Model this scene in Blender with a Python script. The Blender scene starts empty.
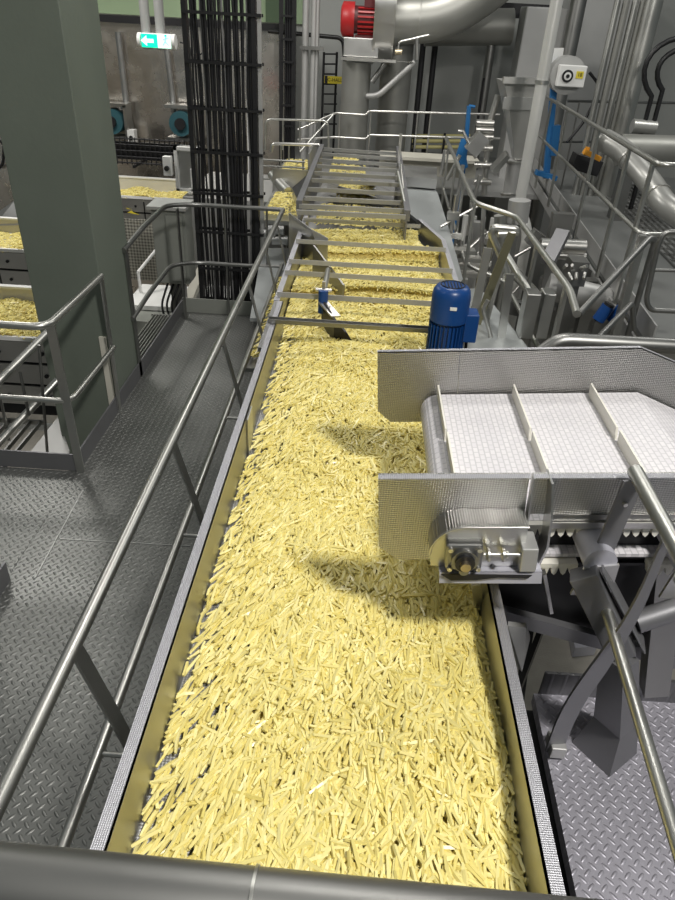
import bpy, math, random
import numpy as np
from mathutils import Vector, Matrix
random.seed(7); rng = np.random.default_rng(11)
sc = bpy.context.scene; col = sc.collection

# ------------------------------------------------------------------ camera
FX, PX, PY = 676.0, 337.5, 450.0
CAM = np.array([0.0, 0.0, 2.65])
M = np.array([[0.9978542, -0.06383579, 0.01455987],
              [0.04669273, 0.5379003, -0.84171436],
              [0.04589974, 0.84058804, 0.53972674]])
cd = bpy.data.cameras.new('camera'); cam = bpy.data.objects.new('camera', cd); col.objects.link(cam)
cd.sensor_fit = 'HORIZONTAL'; cd.sensor_width = 36; cd.lens = 36 * FX / 675; cd.clip_start = 0.02; cd.clip_end = 200
cam.matrix_world = Matrix(((*M[0], 0), (*M[1], 0), (*M[2], CAM[2]), (0, 0, 0, 1)))
sc.camera = cam

def P(u, v, z=None, x=None, y=None):
    "survey helper: the point of a known level or plane seen in a direction"
    d = M @ np.array([u - PX, -(v - PY), -FX])
    t = (z - CAM[2]) / d[2] if z is not None else (x / d[0] if x is not None else y / d[1])
    return Vector(CAM + t * d)

# ------------------------------------------------------------------ materials
def nt(name):
    m = bpy.data.materials.new(name); m.use_nodes = True
    n = m.node_tree.nodes; l = m.node_tree.links
    return m, n, l, n['Principled BSDF']
def node(n, t, **k):
    x = n.new(t)
    for a, b in k.items():
        if a.startswith('i_'): x.inputs[int(a[2:])].default_value = b
        else: setattr(x, a, b)
    return x
def math_(n, l, op, a, b=None, c=None):
    x = n.new('ShaderNodeMath'); x.operation = op
    for i, v in enumerate((a, b, c)):
        if v is None: continue
        if isinstance(v, (int, float)): x.inputs[i].default_value = v
        else: l.new(v, x.inputs[i])
    return x.outputs[0]
def coords(n, l, kind='Object'):
    if kind == 'Position': return n.new('ShaderNodeNewGeometry').outputs['Position']
    return n.new('ShaderNodeTexCoord').outputs[kind]

def paint(name, c, rough=0.5, metal=0.0, var=0.12, scale=3.0, bump=0.0, bscale=60, spec=0.5):
    m, n, l, p = nt(name)
    tc = coords(n, l, 'Position')
    no = node(n, 'ShaderNodeTexNoise'); no.inputs['Scale'].default_value = scale; no.inputs['Detail'].default_value = 6
    l.new(tc, no.inputs['Vector'])
    mx = node(n, 'ShaderNodeMix', data_type='RGBA')
    mx.inputs[6].default_value = (*[v * (1 - var) for v in c], 1); mx.inputs[7].default_value = (*[min(1, v * (1 + var)) for v in c], 1)
    l.new(no.outputs['Fac'], mx.inputs[0]); l.new(mx.outputs[2], p.inputs['Base Color'])
    p.inputs['Roughness'].default_value = rough; p.inputs['Metallic'].default_value = metal
    p.inputs['Specular IOR Level'].default_value = spec
    r = math_(n, l, 'MULTIPLY_ADD', no.outputs['Fac'], 0.25, rough - 0.12); l.new(r, p.inputs['Roughness'])
    if bump:
        nb = node(n, 'ShaderNodeTexNoise'); nb.inputs['Scale'].default_value = bscale; nb.inputs['Detail'].default_value = 3
        l.new(tc, nb.inputs['Vector'])
        b = node(n, 'ShaderNodeBump'); b.inputs['Strength'].default_value = bump; b.inputs['Distance'].default_value = 0.01
        l.new(nb.outputs['Fac'], b.inputs['Height']); l.new(b.outputs[0], p.inputs['Normal'])
    return m
def steel(name, c=(0.5, 0.5, 0.49), rough=0.32, **k): return paint(name, c, rough, 1.0, **k)

def emboss(name, c, pitch, rough=0.3, metal=1.0, strength=0.5, axes=(0, 1), mixdark=0.25):
    "stainless sheet with a fine rolled dimple pattern"
    m, n, l, p = nt(name)
    s = node(n, 'ShaderNodeSeparateXYZ'); l.new(coords(n, l, 'Position'), s.inputs[0])
    k = 2 * math.pi / pitch
    a = math_(n, l, 'ADD', s.outputs[axes[0]], s.outputs[axes[1]]); b = math_(n, l, 'SUBTRACT', s.outputs[axes[0]], s.outputs[axes[1]])
    a = math_(n, l, 'SINE', math_(n, l, 'MULTIPLY', a, k * .7)); b = math_(n, l, 'SINE', math_(n, l, 'MULTIPLY', b, k * .7))
    h = math_(n, l, 'MULTIPLY', a, b)
    bp = node(n, 'ShaderNodeBump'); bp.inputs['Strength'].default_value = strength; bp.inputs['Distance'].default_value = 0.002
    l.new(h, bp.inputs['Height']); l.new(bp.outputs[0], p.inputs['Normal'])
    f = math_(n, l, 'MULTIPLY_ADD', h, 0.5, 0.5)
    mx = node(n, 'ShaderNodeMix', data_type='RGBA')
    mx.inputs[6].default_value = (*[v * (1 - mixdark) for v in c], 1); mx.inputs[7].default_value = (*c, 1)
    l.new(f, mx.inputs[0]); l.new(mx.outputs[2], p.inputs['Base Color'])
    p.inputs['Roughness'].default_value = rough; p.inputs['Metallic'].default_value = metal
    return m

def checker_plate(name, c, pitch=0.034, rough=0.45, metal=0.75, strength=0.9):
    "raised lens-shaped lugs, alternately turned"
    m, n, l, p = nt(name)
    s = node(n, 'ShaderNodeSeparateXYZ'); l.new(coords(n, l, 'Position'), s.inputs[0])
    x = math_(n, l, 'MULTIPLY', math_(n, l, 'ADD', s.outputs[0], s.outputs[1]), .7071 / pitch)
    y = math_(n, l, 'MULTIPLY', math_(n, l, 'SUBTRACT', s.outputs[0], s.outputs[1]), .7071 / pitch)
    fx = math_(n, l, 'FLOOR', x); fy = math_(n, l, 'FLOOR', y)
    par = math_(n, l, 'FLOORED_MODULO', math_(n, l, 'ADD', fx, fy), 2.0)
    u = math_(n, l, 'SUBTRACT', math_(n, l, 'FRACT', x), 0.5); v = math_(n, l, 'SUBTRACT', math_(n, l, 'FRACT', y), 0.5)
    ip = math_(n, l, 'SUBTRACT', 1.0, par)
    a = math_(n, l, 'ADD', math_(n, l, 'MULTIPLY', u, par), math_(n, l, 'MULTIPLY', v, ip))
    b = math_(n, l, 'ADD', math_(n, l, 'MULTIPLY', v, par), math_(n, l, 'MULTIPLY', u, ip))
    e = math_(n, l, 'ADD', math_(n, l, 'POWER', math_(n, l, 'ABSOLUTE', math_(n, l, 'DIVIDE', a, 0.56)), 2.0),
              math_(n, l, 'POWER', math_(n, l, 'ABSOLUTE', math_(n, l, 'DIVIDE', b, 0.2)), 2.0))
    h = math_(n, l, 'MAXIMUM', math_(n, l, 'SUBTRACT', 1.0, e), 0.0)
    bp = node(n, 'ShaderNodeBump'); bp.inputs['Strength'].default_value = strength; bp.inputs['Distance'].default_value = 0.004
    l.new(h, bp.inputs['Height']); l.new(bp.outputs[0], p.inputs['Normal'])
    no = node(n, 'ShaderNodeTexNoise'); no.inputs['Scale'].default_value = 2.2; no.inputs['Detail'].default_value = 8
    l.new(coords(n, l, 'Position'), no.inputs['Vector'])
    mx = node(n, 'ShaderNodeMix', data_type='RGBA'); mx.inputs[6].default_value = (*[v_ * .7 for v_ in c], 1); mx.inputs[7].default_value = (*[v_ * 1.25 for v_ in c], 1)
    l.new(no.outputs['Fac'], mx.inputs[0])
    mx2 = node(n, 'ShaderNodeMix', data_type='RGBA'); mx2.inputs[7].default_value = (*[min(1, v_ * 1.35) for v_ in c], 1)
    l.new(math_(n, l, 'MULTIPLY', h, 0.6), mx2.inputs[0]); l.new(mx.outputs[2], mx2.inputs[6]); l.new(mx2.outputs[2], p.inputs['Base Color'])
    l.new(math_(n, l, 'MULTIPLY_ADD', no.outputs['Fac'], 0.35, rough - 0.17), p.inputs['Roughness']); p.inputs['Metallic'].default_value = metal
    return m

def belt_mat(name):
    m, n, l, p = nt(name)
    mp = node(n, 'ShaderNodeMapping'); l.new(coords(n, l, 'Position'), mp.inputs[0]); mp.inputs['Rotation'].default_value = (0, 0, math.pi / 2)
    b = node(n, 'ShaderNodeTexBrick'); l.new(mp.outputs[0], b.inputs['Vector'])
    b.inputs['Color1'].default_value = (.74, .72, .74, 1); b.inputs['Color2'].default_value = (.68, .66, .69, 1); b.inputs['Mortar'].default_value = (.55, .54, .56, 1)
    b.inputs['Scale'].default_value = 1; b.inputs['Mortar Size'].default_value = 0.0022; b.inputs['Brick Width'].default_value = 0.03; b.inputs['Row Height'].default_value = 0.018
    l.new(b.outputs[0], p.inputs['Base Color']); p.inputs['Roughness'].default_value = .45
    bp = node(n, 'ShaderNodeBump'); bp.inputs['Strength'].default_value = .5; bp.inputs['Distance'].default_value = .004; bp.invert = True
    l.new(b.outputs['Fac'], bp.inputs['Height']); l.new(bp.outputs[0], p.inputs['Normal'])
    return m

def fry_mat(name, c1=(.78, .66, .20), c2=(.92, .83, .37)):
    m, n, l, p = nt(name)
    g = n.new('ShaderNodeNewGeometry'); oi = n.new('ShaderNodeObjectInfo')
    r = math_(n, l, 'FRACT', math_(n, l, 'ADD', g.outputs['Random Per Island'], oi.outputs['Random']))
    mx = node(n, 'ShaderNodeMix', data_type='RGBA'); mx.inputs[6].default_value = (*c1, 1); mx.inputs[7].default_value = (*c2, 1)
    l.new(r, mx.inputs[0]); l.new(mx.outputs[2], p.inputs['Base Color'])
    p.inputs['Roughness'].default_value = .30; p.inputs['Specular IOR Level'].default_value = .5
    p.inputs['Subsurface Weight'].default_value = 0.0
    return m
def glow(name, c, s):
    m, n, l, p = nt(name)
    p.inputs['Base Color'].default_value = (*c, 1); p.inputs['Emission Color'].default_value = (*c, 1); p.inputs['Emission Strength'].default_value = s
    return m

MT = dict(
    steel=steel('brushed_steel', (.56, .56, .54), .34), dark=steel('dull_steel', (.30, .30, .29), .42), bright=steel('polished_steel', (.68, .67, .64), .33),
    tube=steel('rail_tube_steel', (.55, .55, .52), .36), sheet=steel('sheet_steel', (.56, .56, .55), .38, bump=.15, bscale=9),
    wrinkle=steel('wrinkled_steel', (.82, .77, .71), .26, bump=1.0, bscale=3.2),
    pan=steel('wet_pan_steel', (.42, .42, .40), .36), leg=paint('leg_steel', (.21, .21, .22), .45, .6), duct=paint('duct_steel', (.27, .27, .25), .45, .5), pipe=paint('pale_pipe', (.40, .40, .38), .35, .5), floorr=paint('walkway_sheet', (.20, .205, .20), .55, .4), satin=paint('satin_steel', (.47, .47, .46), .5, .55),
    deck=paint('deck_sheet', (.37, .39, .39), .5, .5, bump=.15, bscale=40),
    rim=emboss('rim_steel', (.60, .60, .64), .007, .42, .7, .4, (0, 1), .3), plate=emboss('dimpled_sheet', (.64, .63, .61), .010, .3, 1, .5, (0, 2), .35),
    lug=checker_plate('checker_plate_left', (.22, .225, .215), .034), lugr=checker_plate('checker_plate_right', (.42, .41, .46), .027, .5, .55, .8),
    lugd=checker_plate('checker_plate_dark', (.16, .16, .165), .034),
    column=paint('column_paint', (.142, .165, .135), .55, var=.1, bump=.1, bscale=30), cabinet=paint('cabinet_paint', (.24, .25, .225), .5),
    wall=paint('wall_paint', (.36, .37, .355), .7, var=.06), green=paint('green_wall', (.30, .40, .25), .7, var=.05), greend=paint('green_sheet', (.09, .14, .08), .7),
    concrete=paint('concrete', (.36, .34, .30), .8, var=.25, scale=5, bump=.3), black=paint('black_rubber', (.012, .012, .013), .4), blackm=paint('black_steel', (.03, .03, .032), .45, .5),
    cable=paint('cable_sheath', (.018, .018, .02), .33), cablegrey=paint('grey_cable_sheath', (.2, .2, .2), .4),
    blue=paint('motor_blue', (.005, .052, .21), .38, spec=.5), bluel=paint('light_blue', (.02, .15, .38), .4), red=paint('red_paint', (.42, .018, .02), .38), darkred=paint('dark_red_paint', (.10, .012, .014), .5),
    teal=paint('teal_paint', (.03, .10, .12), .45), white=paint('white_paint', (.78, .78, .76), .5, var=.05), belt=belt_mat('belt_plastic'), flight=paint('flight_plastic', (.80, .78, .70), .45, var=.04),
    purple=paint('galvanised', (.50, .50, .56), .5, .4), cream=paint('cream_trough', (.60, .58, .50), .5), brass=steel('brass', (.55, .47, .33), .35), orange=paint('orange_paint', (.75, .33, .03), .4),
    yellow=paint('yellow_label', (.75, .62, .05), .5), fry=fry_mat('potato'), bed=paint('potato_bed', (.68, .55, .17), .6, var=.3, scale=60, bump=1, bscale=90),
    exitg=glow('exit_green', (.0, .55, .30), 1.6), exitw=glow('exit_white', (.62, 1, .85), 1.1), redl=glow('red_lens', (.5, .01, .01), .3), window=paint('pale_blue_sheet', (.55, .62, .85), .4),
    perf=emboss('perforated_sheet', (.62, .60, .52), .055, .5, .2, .6, (0, 2), .85),
    panfloor=emboss('perforated_pan', (.50, .50, .50), .012, .45, .5, .5, (0, 1), .5), olive=paint('olive_steel', (.20, .19, .12), .4, .6), pipe2=paint('bright_pipe', (.72, .72, .69), .35, .4), ductl=paint('light_duct', (.42, .42, .39), .42, .6),
    grate=steel('grating_steel', (.36, .36, .35), .4), yl=paint('yellow_pipe', (.55, .50, .22), .5))

# ------------------------------------------------------------------ mesh helpers
class MB:
    def __init__(s): s.v = []; s.f = []; s.sm = []
    def add(s, vs, fs, smooth=False):
        o = len(s.v); s.v += [Vector(q) for q in vs]
        for f in fs: s.f.append([o + i for i in f]); s.sm.append(smooth)
        return s
    def box(s, c, d, R=None):
        c = Vector(c); hx, hy, hz = [q / 2 for q in d]
        vs = [Vector((x, y, z)) for x in (-hx, hx) for y in (-hy, hy) for z in (-hz, hz)]
        if R is not None: vs = [R @ q for q in vs]
        return s.add([c + q for q in vs], [(0, 1, 3, 2), (4, 6, 7, 5), (0, 4, 5, 1), (2, 3, 7, 6), (0, 2, 6, 4), (1, 5, 7, 3)])
    def b2(s, a, b):
        return s.box([(a[i] + b[i]) / 2 for i in range(3)], [abs(a[i] - b[i]) for i in range(3)])
    def bar(s, a, b, w, h, up=(0, 0, 1)):
        a = Vector(a); b = Vector(b); d = (b - a); L = d.length; d.normalize(); up = Vector(up)
        r = d.cross(up)
        if r.length < 1e-4: r = d.cross(Vector((0, 1, 0)))
        r.normalize(); u = r.cross(d)
        return s.box((a + b) / 2, (w, L, h), Matrix((r, d, u)).transposed())
    def prism(s, pts, vec):
        pts = [Vector(q) for q in pts]; n = len(pts); vec = Vector(vec)
        fs = [tuple(range(n))[::-1], tuple(range(n, 2 * n))] + [(i, (i + 1) % n, n + (i + 1) % n, n + i) for i in range(n)]
        return s.add(pts + [q + vec for q in pts], fs)
    def tube(s, pts, r, seg=12, bend=None, caps=True, flat=None):
        pts = [Vector(q) for q in pts]
        if bend: pts = fillet(pts, bend)
        rings = []; prev = None
        for i, q in enumerate(pts):
            t = ((pts[i + 1] - q).normalized() if i < len(pts) - 1 else Vector((0, 0, 0))) + ((q - pts[i - 1]).normalized() if i else Vector((0, 0, 0)))
            t.normalize()
            if prev is None:
                a = t.cross(Vector((0, 0, 1)));
                if a.length < 1e-3: a = t.cross(Vector((0, 1, 0)))
            else: a = prev - t * prev.dot(t)
            a.normalize(); prev = a; b = t.cross(a)
            rr = r[i] if isinstance(r, (list, tuple)) else r
            rings.append([q + (a * math.cos(k * 2 * math.pi / seg) + b * math.sin(k * 2 * math.pi / seg)) * rr for k in range(seg)])
        vs = [q for g in rings for q in g]
        fs = [(i * seg + k, i * seg + (k + 1) % seg, (i + 1) * seg + (k + 1) % seg, (i + 1) * seg + k) for i in range(len(rings) - 1) for k in range(seg)]
        s.add(vs, fs, True)
        if caps: s.add(rings[0] + rings[-1], [tuple(range(seg))[::-1], tuple(range(seg, 2 * seg))])
        return s
    def ribbon(s, pts, wvec, t, nvec, taper=1.0):
        "bent flat bar: centreline pts, width vector, thickness along nvec"
        pts = [Vector(q) for q in pts]; w = Vector(wvec) / 2; nv = Vector(nvec) * t / 2
        vs = []
        for i, q in enumerate(pts):
            w1 = w * (taper + (1 - taper) * min(1, i / (len(pts) * .55))); vs += [q - w1 - nv, q + w1 - nv, q + w1 + nv, q - w1 + nv]
        fs = [(4 * i + k, 4 * i + (k + 1) % 4, 4 * i + 4 + (k + 1) % 4, 4 * i + 4 + k) for i in range(len(pts) - 1) for k in range(4)]
        n = len(pts) * 4
        return s.add(vs, fs + [(0, 3, 2, 1), (n - 4, n - 3, n - 2, n - 1)])
def fillet(pts, r, n=6):
    out = [pts[0]]
    for i in range(1, len(pts) - 1):
        a, q, b = pts[i - 1], pts[i], pts[i + 1]
        d1 = (a - q); d2 = (b - q); rr = min(r, d1.length * .48, d2.length * .48)
        p0 = q + d1.normalized() * rr; p2 = q + d2.normalized() * rr
        for k in range(n + 1):
            t = k / n; out.append(p0 * (1 - t) ** 2 + q * 2 * t * (1 - t) + p2 * t * t)
    return out + [pts[-1]]

ORG = {}
def mkmesh(name, mb, mat, org):
    me = bpy.data.meshes.new(name)
    me.from_pydata([tuple(q - org) for q in mb.v], [], mb.f)
    me.polygons.foreach_set('use_smooth', mb.sm)
    me.materials.append(MT[mat] if isinstance(mat, str) else mat); me.validate(); me.update()
    import bmesh
    b = bmesh.new(); b.from_mesh(me); bmesh.ops.recalc_face_normals(b, faces=b.faces); b.to_mesh(me); b.free()
    return me
def obj(name, mb, mat, parent=None, bevel=0):
    if parent is not None: org = ORG[parent.name]
    else:
        xs = [q.x for q in mb.v]; ys = [q.y for q in mb.v]; zs = [q.z for q in mb.v]
        org = Vector(((min(xs) + max(xs)) / 2, (min(ys) + max(ys)) / 2, min(zs)))
    o = bpy.data.objects.new(name, mkmesh(name, mb, mat, org)); col.objects.link(o)
    if parent is not None: o.parent = parent
    else: o.location = org
    ORG[o.name] = org
    if bevel:
        bv = o.modifiers.new('bevel', 'BEVEL'); bv.width = bevel; bv.segments = 2; bv.limit_method = 'ANGLE'
    return o
def tag(o, label, cat, group=None, kind=None):
    o['label'] = label; o['category'] = cat
    if group: o['group'] = group
    if kind: o['kind'] = kind
    return o
def thing(name, label, cat, loc, group=None, kind=None):
    o = bpy.data.objects.new(name, None); col.objects.link(o); o.location = loc; o.empty_display_size = .1
    ORG[o.name] = Vector(loc); return tag(o, label, cat, group, kind)
def single(name, mb, mat, label, cat, group=None, bevel=0, kind=None): return tag(obj(name, mb, mat, None, bevel), label, cat, group, kind)
def struct(name, mb, mat, bevel=0):
    o = obj(name, mb, mat, None, bevel); o['kind'] = 'structure'; return o
def V(*a): return Vector(a)
def lerp(a, b, t): return Vector(a).lerp(Vector(b), t)
def text_mb(s, size, depth=.001):
    cu = bpy.data.curves.new('lettering', 'FONT'); cu.body = s; cu.size = size; cu.extrude = depth; cu.align_x = 'CENTER'; cu.align_y = 'CENTER'
    o = bpy.data.objects.new('lettering', cu); col.objects.link(o); bpy.context.view_layer.update()
    me = o.to_mesh(); mb = MB(); mb.add([q.co.copy() for q in me.vertices], [tuple(p.vertices) for p in me.polygons])
    o.to_mesh_clear(); bpy.data.objects.remove(o); bpy.data.curves.remove(cu); return mb
def place(mb, c, R):
    mb.v = [R @ q + Vector(c) for q in mb.v]; return mb
def bolts(parent, pairs, r=.007, mat='bright'):
    for a, b in pairs: obj('bolt', MB().tube([a, b], r, 8), mat, parent)
RFACE = Matrix(((1, 0, 0), (0, 0, -1), (0, 1, 0)))          # xy drawing -> upright, facing -Y

# ================================================================== SETTING
struct('floor_ground', MB().b2((-12, -4, -2.4), (12, 16, -2.2)), 'concrete')
struct('wall_back', MB().b2((-12, 14, -2.2), (12, 14.2, 7)), 'wall')
struct('trim_1', MB().b2((-6.4, 13.93, 2.5), (-1.2, 14.0, 7)), 'green')
# left walkway: slab with its side passage
w = MB().b2((-1.80, -.6, -.06), (-.52, 6.62, 0)).b2((-4.2, 2.62, -.06), (-1.802, 3.66, 0))
struct('floor_walkway_left', w, 'lug')
seam = MB().bar(P(35, 578, z=.002), P(83, 490, z=.002), .006, .004).bar(P(60, 539, z=.002), P(190, 546, z=.002), .005, .004)
tag(obj('weld_seam', seam, 'satin'), 'pale weld line across the left checker plate walkway beside the column', 'weld')
# toe boards
def toe(name, a, b, h=.13, mat='leg'):
    o = struct(name, MB().bar((a[0], a[1], h / 2), (b[0], b[1], h / 2), .012, h), mat); return o
toe('trim_2', (-1.79, 3.67), (-1.79, 6.62)); toe('trim_3', (-1.79, 3.67), (-4.2, 3.67)); toe('trim_4', (-1.79, 6.6), (-.55, 6.6), .15, 'cabinet'); toe('trim_5', (-1.78, 2.62), (-1.78, .2)); 
# right platform
RZ = .62
struct('floor_platform_right', MB().prism([(.69, -.3, RZ), (.73, 1.62, RZ), (2.6, 1.62, RZ), (2.6, -.3, RZ)], (0, 0, -.05)), 'lugr')
struct('trim_6', MB().b2((.75, 1.62, RZ - .05), (2.6, 1.632, RZ + .11)), 'lugd')
struct('gap_shade_strip', MB().b2((.50, -.3, .50), (.75, 1.60, .55)), 'black')  # black strip standing in for the shade in the gap beside the rim
# upper walkway at right
a0 = P(533, 168, z=.75); a1 = P(622, 302, z=.75); dr = (a1 - a0).normalized(); rt = V(-dr.y, dr.x, 0) 
if rt.x < 0: rt = -rt
a1x = a1 + dr * .9
g = MB().prism([a0, a1x, a1x + rt * 2.6, a0 + rt * 2.6], (0, 0, -.05)); struct('floor_walkway_right', g, 'floorr')
struct('trim_7', MB().bar(a0 + V(0, 0, .07), a1x + V(0, 0, .07), .012, .16).bar(a0 + V(-.03, 0, -.12), a1x + V(-.03, 0, -.12), .02, .14), 'satin')
gr = MB()
for k in range(24):
    t = .15 + k * .035
    if t > 1: break
    q = a0.lerp(a1, t) + rt * .75 + V(0, 0, .012); gr.bar(q, q + rt * .85, .012, .02)
for k in range(12):
    gr.bar(a0.lerp(a1, .15) + rt * (.75 + k * .075) + V(0, 0, .014), a0.lerp(a1, .97) + rt * (.75 + k * .075) + V(0, 0, .014), .008, .02)
single('floor_grating', gr, 'grate', 'steel floor grating let into the raised walkway at right', 'grating')

# green grey column
cl = thing('steel_column', 'massive green grey painted column standing beside the left walkway', 'column', (-2.06, 4.9, -2.2)); cl['kind'] = 'structure'
obj('column_body', MB().b2((-2.30, 4.53, -2.2), (-1.80, 5.18, 7)), 'column', cl, .006)
obj('column_strip', MB().b2((-1.865, 4.515, -.3), (-1.815, 4.53, .6)), 'cream', cl)  # narrow pale strip low on the column's front face

# ================================================================== MAIN TROUGH
tr = thing('conveyor_trough', 'long stainless trough running away down the middle, full of potato strips', 'trough', (0, 3, .3))
WL, WR, RIM = -.452, .472, 1.15
pan = MB().b2((WL, .2, .91), (WR, 4.0, .945)).b2((-.62, 4.0, .80), (.66, 6.2, .83)).b2((-.62, 6.2, .80), (.42, 10.2, .83))
obj('trough_floor', pan, 'panfloor', tr)
for s, xa, ya, yb in ((-1, WL, .2, 4.0), (1, WR, .2, 4.0)):
    obj('side_wall', MB().b2((xa, ya, .45), (xa + s * .006, yb, RIM)), 'pan', tr)
    nm = MB().b2((xa, ya, RIM - .004), (xa + s * .036, yb, RIM)).b2((xa + s * .032, ya, RIM - .05), (xa + s * .036, yb, RIM - .004))
    obj('rim_flange', nm, 'rim', tr)
# wider far basin walls
xw = .655
obj('side_wall', MB().b2((xw, 3.7, .75), (xw + .006, 5.6, RIM)).prism([(xw, 5.6, .75), (xw + .006, 5.6, .75), (.50, 6.25, .75), (.494, 6.25, .75)], (0, 0, .4))
    .b2((WR, 3.99, .75), (xw, 4.0, RIM - .02)), 'pan', tr)
obj('rim_flange', MB().b2((xw, 3.7, RIM), (xw + .035, 5.6, RIM + .005)).prism([(xw, 5.6, RIM), (xw + .035, 5.6, RIM), (.53, 6.25, RIM), (.495, 6.25, RIM)], (0, 0, .005)), 'rim', tr)
obj('side_wall', MB().b2((-.485, 4.0, .75), (-.478, 6.2, RIM)), 'pan', tr)
obj('rim_flange', MB().b2((-.515, 4.0, RIM), (-.478, 6.2, RIM + .005)), 'rim', tr)
# joint patch on the left wall
obj('splice_plate', MB().b2((WL + .002, 2.55, .86), (WL + .008, 2.68, RIM - .01)), 'steel', tr)

# ------------------------------------------------------------------ potato strips
def heap(x, y):
    h = .950 + .034 * np.clip((x + .42) / .35, 0, 1) + np.clip((x + .42) / .35, 0, 1) * (.018 * np.sin(5 * x + 2.1 * y) * np.cos(3.3 * y - 2 * x) + .010 * np.sin(11 * y + 4 * x))
    h = h + .035 * np.exp(-((x - .2) ** 2 / .05 + (y - 1.0) ** 2 / .5)) 
    return h + np.where(y > 4.62, .045 * (1 - np.clip((y - 4.62) / .6, 0, 1)), 0) + np.where(y > 5.55, .05, 0)
def fry_shape(L, w, bend, taper, nseg=2):
    vs = []; fs = []
    for i in range(nseg + 1):
        t = i / nseg - .5; k = 1 - taper * max(0, abs(t) * 2 - .35)
        c = np.array([t * L, bend * (4 * t * t - .5) , 0]); h = w * k / 2
        if i in (0, nseg): h *= .86
        vs += [c + [0, -h, -h], c + [0, h, -h], c + [0, h, h], c + [0, -h, h]]
    for i in range(nseg):
        for k in range(4): fs.append((4 * i + k, 4 * i + (k + 1) % 4, 4 * i + 4 + (k + 1) % 4, 4 * i + 4 + k))
    n = 4 * nseg; fs += [(0, 3, 2, 1), (n, n + 1, n + 2, n + 3)]
    return np.array(vs), fs
SHAPES = []
for i in range(14):
    SHAPES.append(fry_shape(rng.uniform(.045, .092), rng.uniform(.0068, .0094), rng.uniform(-.005, .005), rng.uniform(0, .45)))
def rot(yaw, pitch, roll):
    cy, sy, cp, sp, cr, sr = math.cos(yaw), math.sin(yaw), math.cos(pitch), math.sin(pitch), math.cos(roll), math.sin(roll)
    return np.array([[cy, -sy, 0], [sy, cy, 0], [0, 0, 1]]) @ np.array([[cp, 0, sp], [0, 1, 0], [-sp, 0, cp]]) @ np.array([[1, 0, 0], [0, cr, -sr], [0, sr, cr]])
fries = []
def scatter(x0, x1, y0, y1, dens, layers=3, surf=heap, edge=True):
    n = int((x1 - x0) * (y1 - y0) * dens)
    for i in range(n):
        x = rng.uniform(x0, x1); y = rng.uniform(y0, y1); lay = i * layers / n
        if edge and x < x0 + .2 and rng.random() < .80 * (1 - (x - x0) / .22): continue
        side = (x - x0) / (x1 - x0)
        if rng.random() < (.94 if side < .25 else .66): yaw = rng.normal(math.pi / 2 - .42 + .5 * side, .24 if side < .25 else .38)
        else: yaw = rng.uniform(0, math.pi)
        k = int(rng.integers(len(SHAPES)))
        L = SHAPES[k][0][-1][0]
        ex = abs(math.cos(yaw)) * L + .008
        x = min(max(x, x0 + ex * .8), x1 - ex * .55)
        z = float(surf(x, y)) + .004 + lay * .006 + rng.uniform(-.003, .003)
        fries.append((x, y, z, yaw, rng.normal(0, .07), rng.normal(0, .5), k, lay))
scatter(WL, WR, .45, 2.4, 7600)
scatter(WL, WR, 2.4, 4.0, 5600)
scatter(-.47, .65, 4.0, 5.7, 3600, edge=False)
scatter(-.47, .50, 5.7, 6.2, 3600, edge=False)
# side branches and the far section
far_surf = lambda x, y: .94
def patch(p0, p1, dens, z): scatter(min(p0[0], p1[0]), max(p0[0], p1[0]), min(p0[1], p1[1]), max(p0[1], p1[1]), dens, 2, lambda x, y: z, False)
patch((-.45, 6.45), (.38, 7.25), 1500, 1.0); patch((-.3, 7.45), (.12, 8.5), 1500, 1.0); patch((-.45, 8.9), (.0, 9.5), 1300, 1.0); patch((-.45, 9.8), (-.1, 10.1), 1300, 1.0)
patch((-1.0, 7.0), (-.66, 8.0), 1300, .93); patch((-1.1, 9.1), (-.72, 10.1), 1100, .93); patch((-.72, 4.3), (-.53, 6.0), 1300, .62)
vis = sorted([f for f in fries if f[7] > 2.55 and f[1] > .66 and f[1] < 1.6], key=lambda f: f[1])[:300]
vs_ = set(id(f) for f in vis)
def merged(lst, name, label, zbase, bedmb=None):
    Vs = []; Fs = []; o = 0
    for f in lst:
        sv, sf = SHAPES[f[6]]; q = sv @ rot(*f[3:6]).T + np.array(f[:3]); Vs.append(q); Fs += [tuple(o + k for k in ff) for ff in sf]; o += len(q)
    Vs = np.vstack(Vs); nf = len(Fs)
    Vs = Vs.tolist()
    if bedmb:
        Vs += [list(q) for q in bedmb.v]; Fs += [tuple(o + k for k in ff) for ff in bedmb.f]
    org = np.array([0, 3, zbase]); me = bpy.data.meshes.new(name); me.from_pydata((np.array(Vs) - org).tolist(), [], Fs)
    me.materials.append(MT['fry']); me.materials.append(MT['bed'])
    me.polygons.foreach_set('material_index', [0] * nf + [1] * (len(Fs) - nf)); me.update()
    ob = bpy.data.objects.new(name, me); col.objects.link(ob); ob.location = org
    return tag(ob, label, 'potato strips', None, 'stuff')
def grid(x0, x1, y0, y1, nx, ny, surf, dz=0):
    mb = MB(); xs = np.linspace(x0, x1, nx); ys = np.linspace(y0, y1, ny)
    mb.add([(x, y, float(surf(x, y)) + dz) for y in ys for x in xs], [(j * nx + i, j * nx + i + 1, (j + 1) * nx + i + 1, (j + 1) * nx + i) for j in range(ny - 1) for i in range(nx - 1)])
    return mb
bed = grid(WL + .2, WR - .01, .3, 4.0, 24, 80, heap, -.006)
b2_ = grid(-.47, .645, 4.0, 5.7, 24, 40, heap, -.004); bed.add(b2_.v, b2_.f)
b2_ = grid(-.47, .49, 5.7, 6.2, 24, 10, heap, -.004); bed.add(b2_.v, b2_.f)
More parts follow.
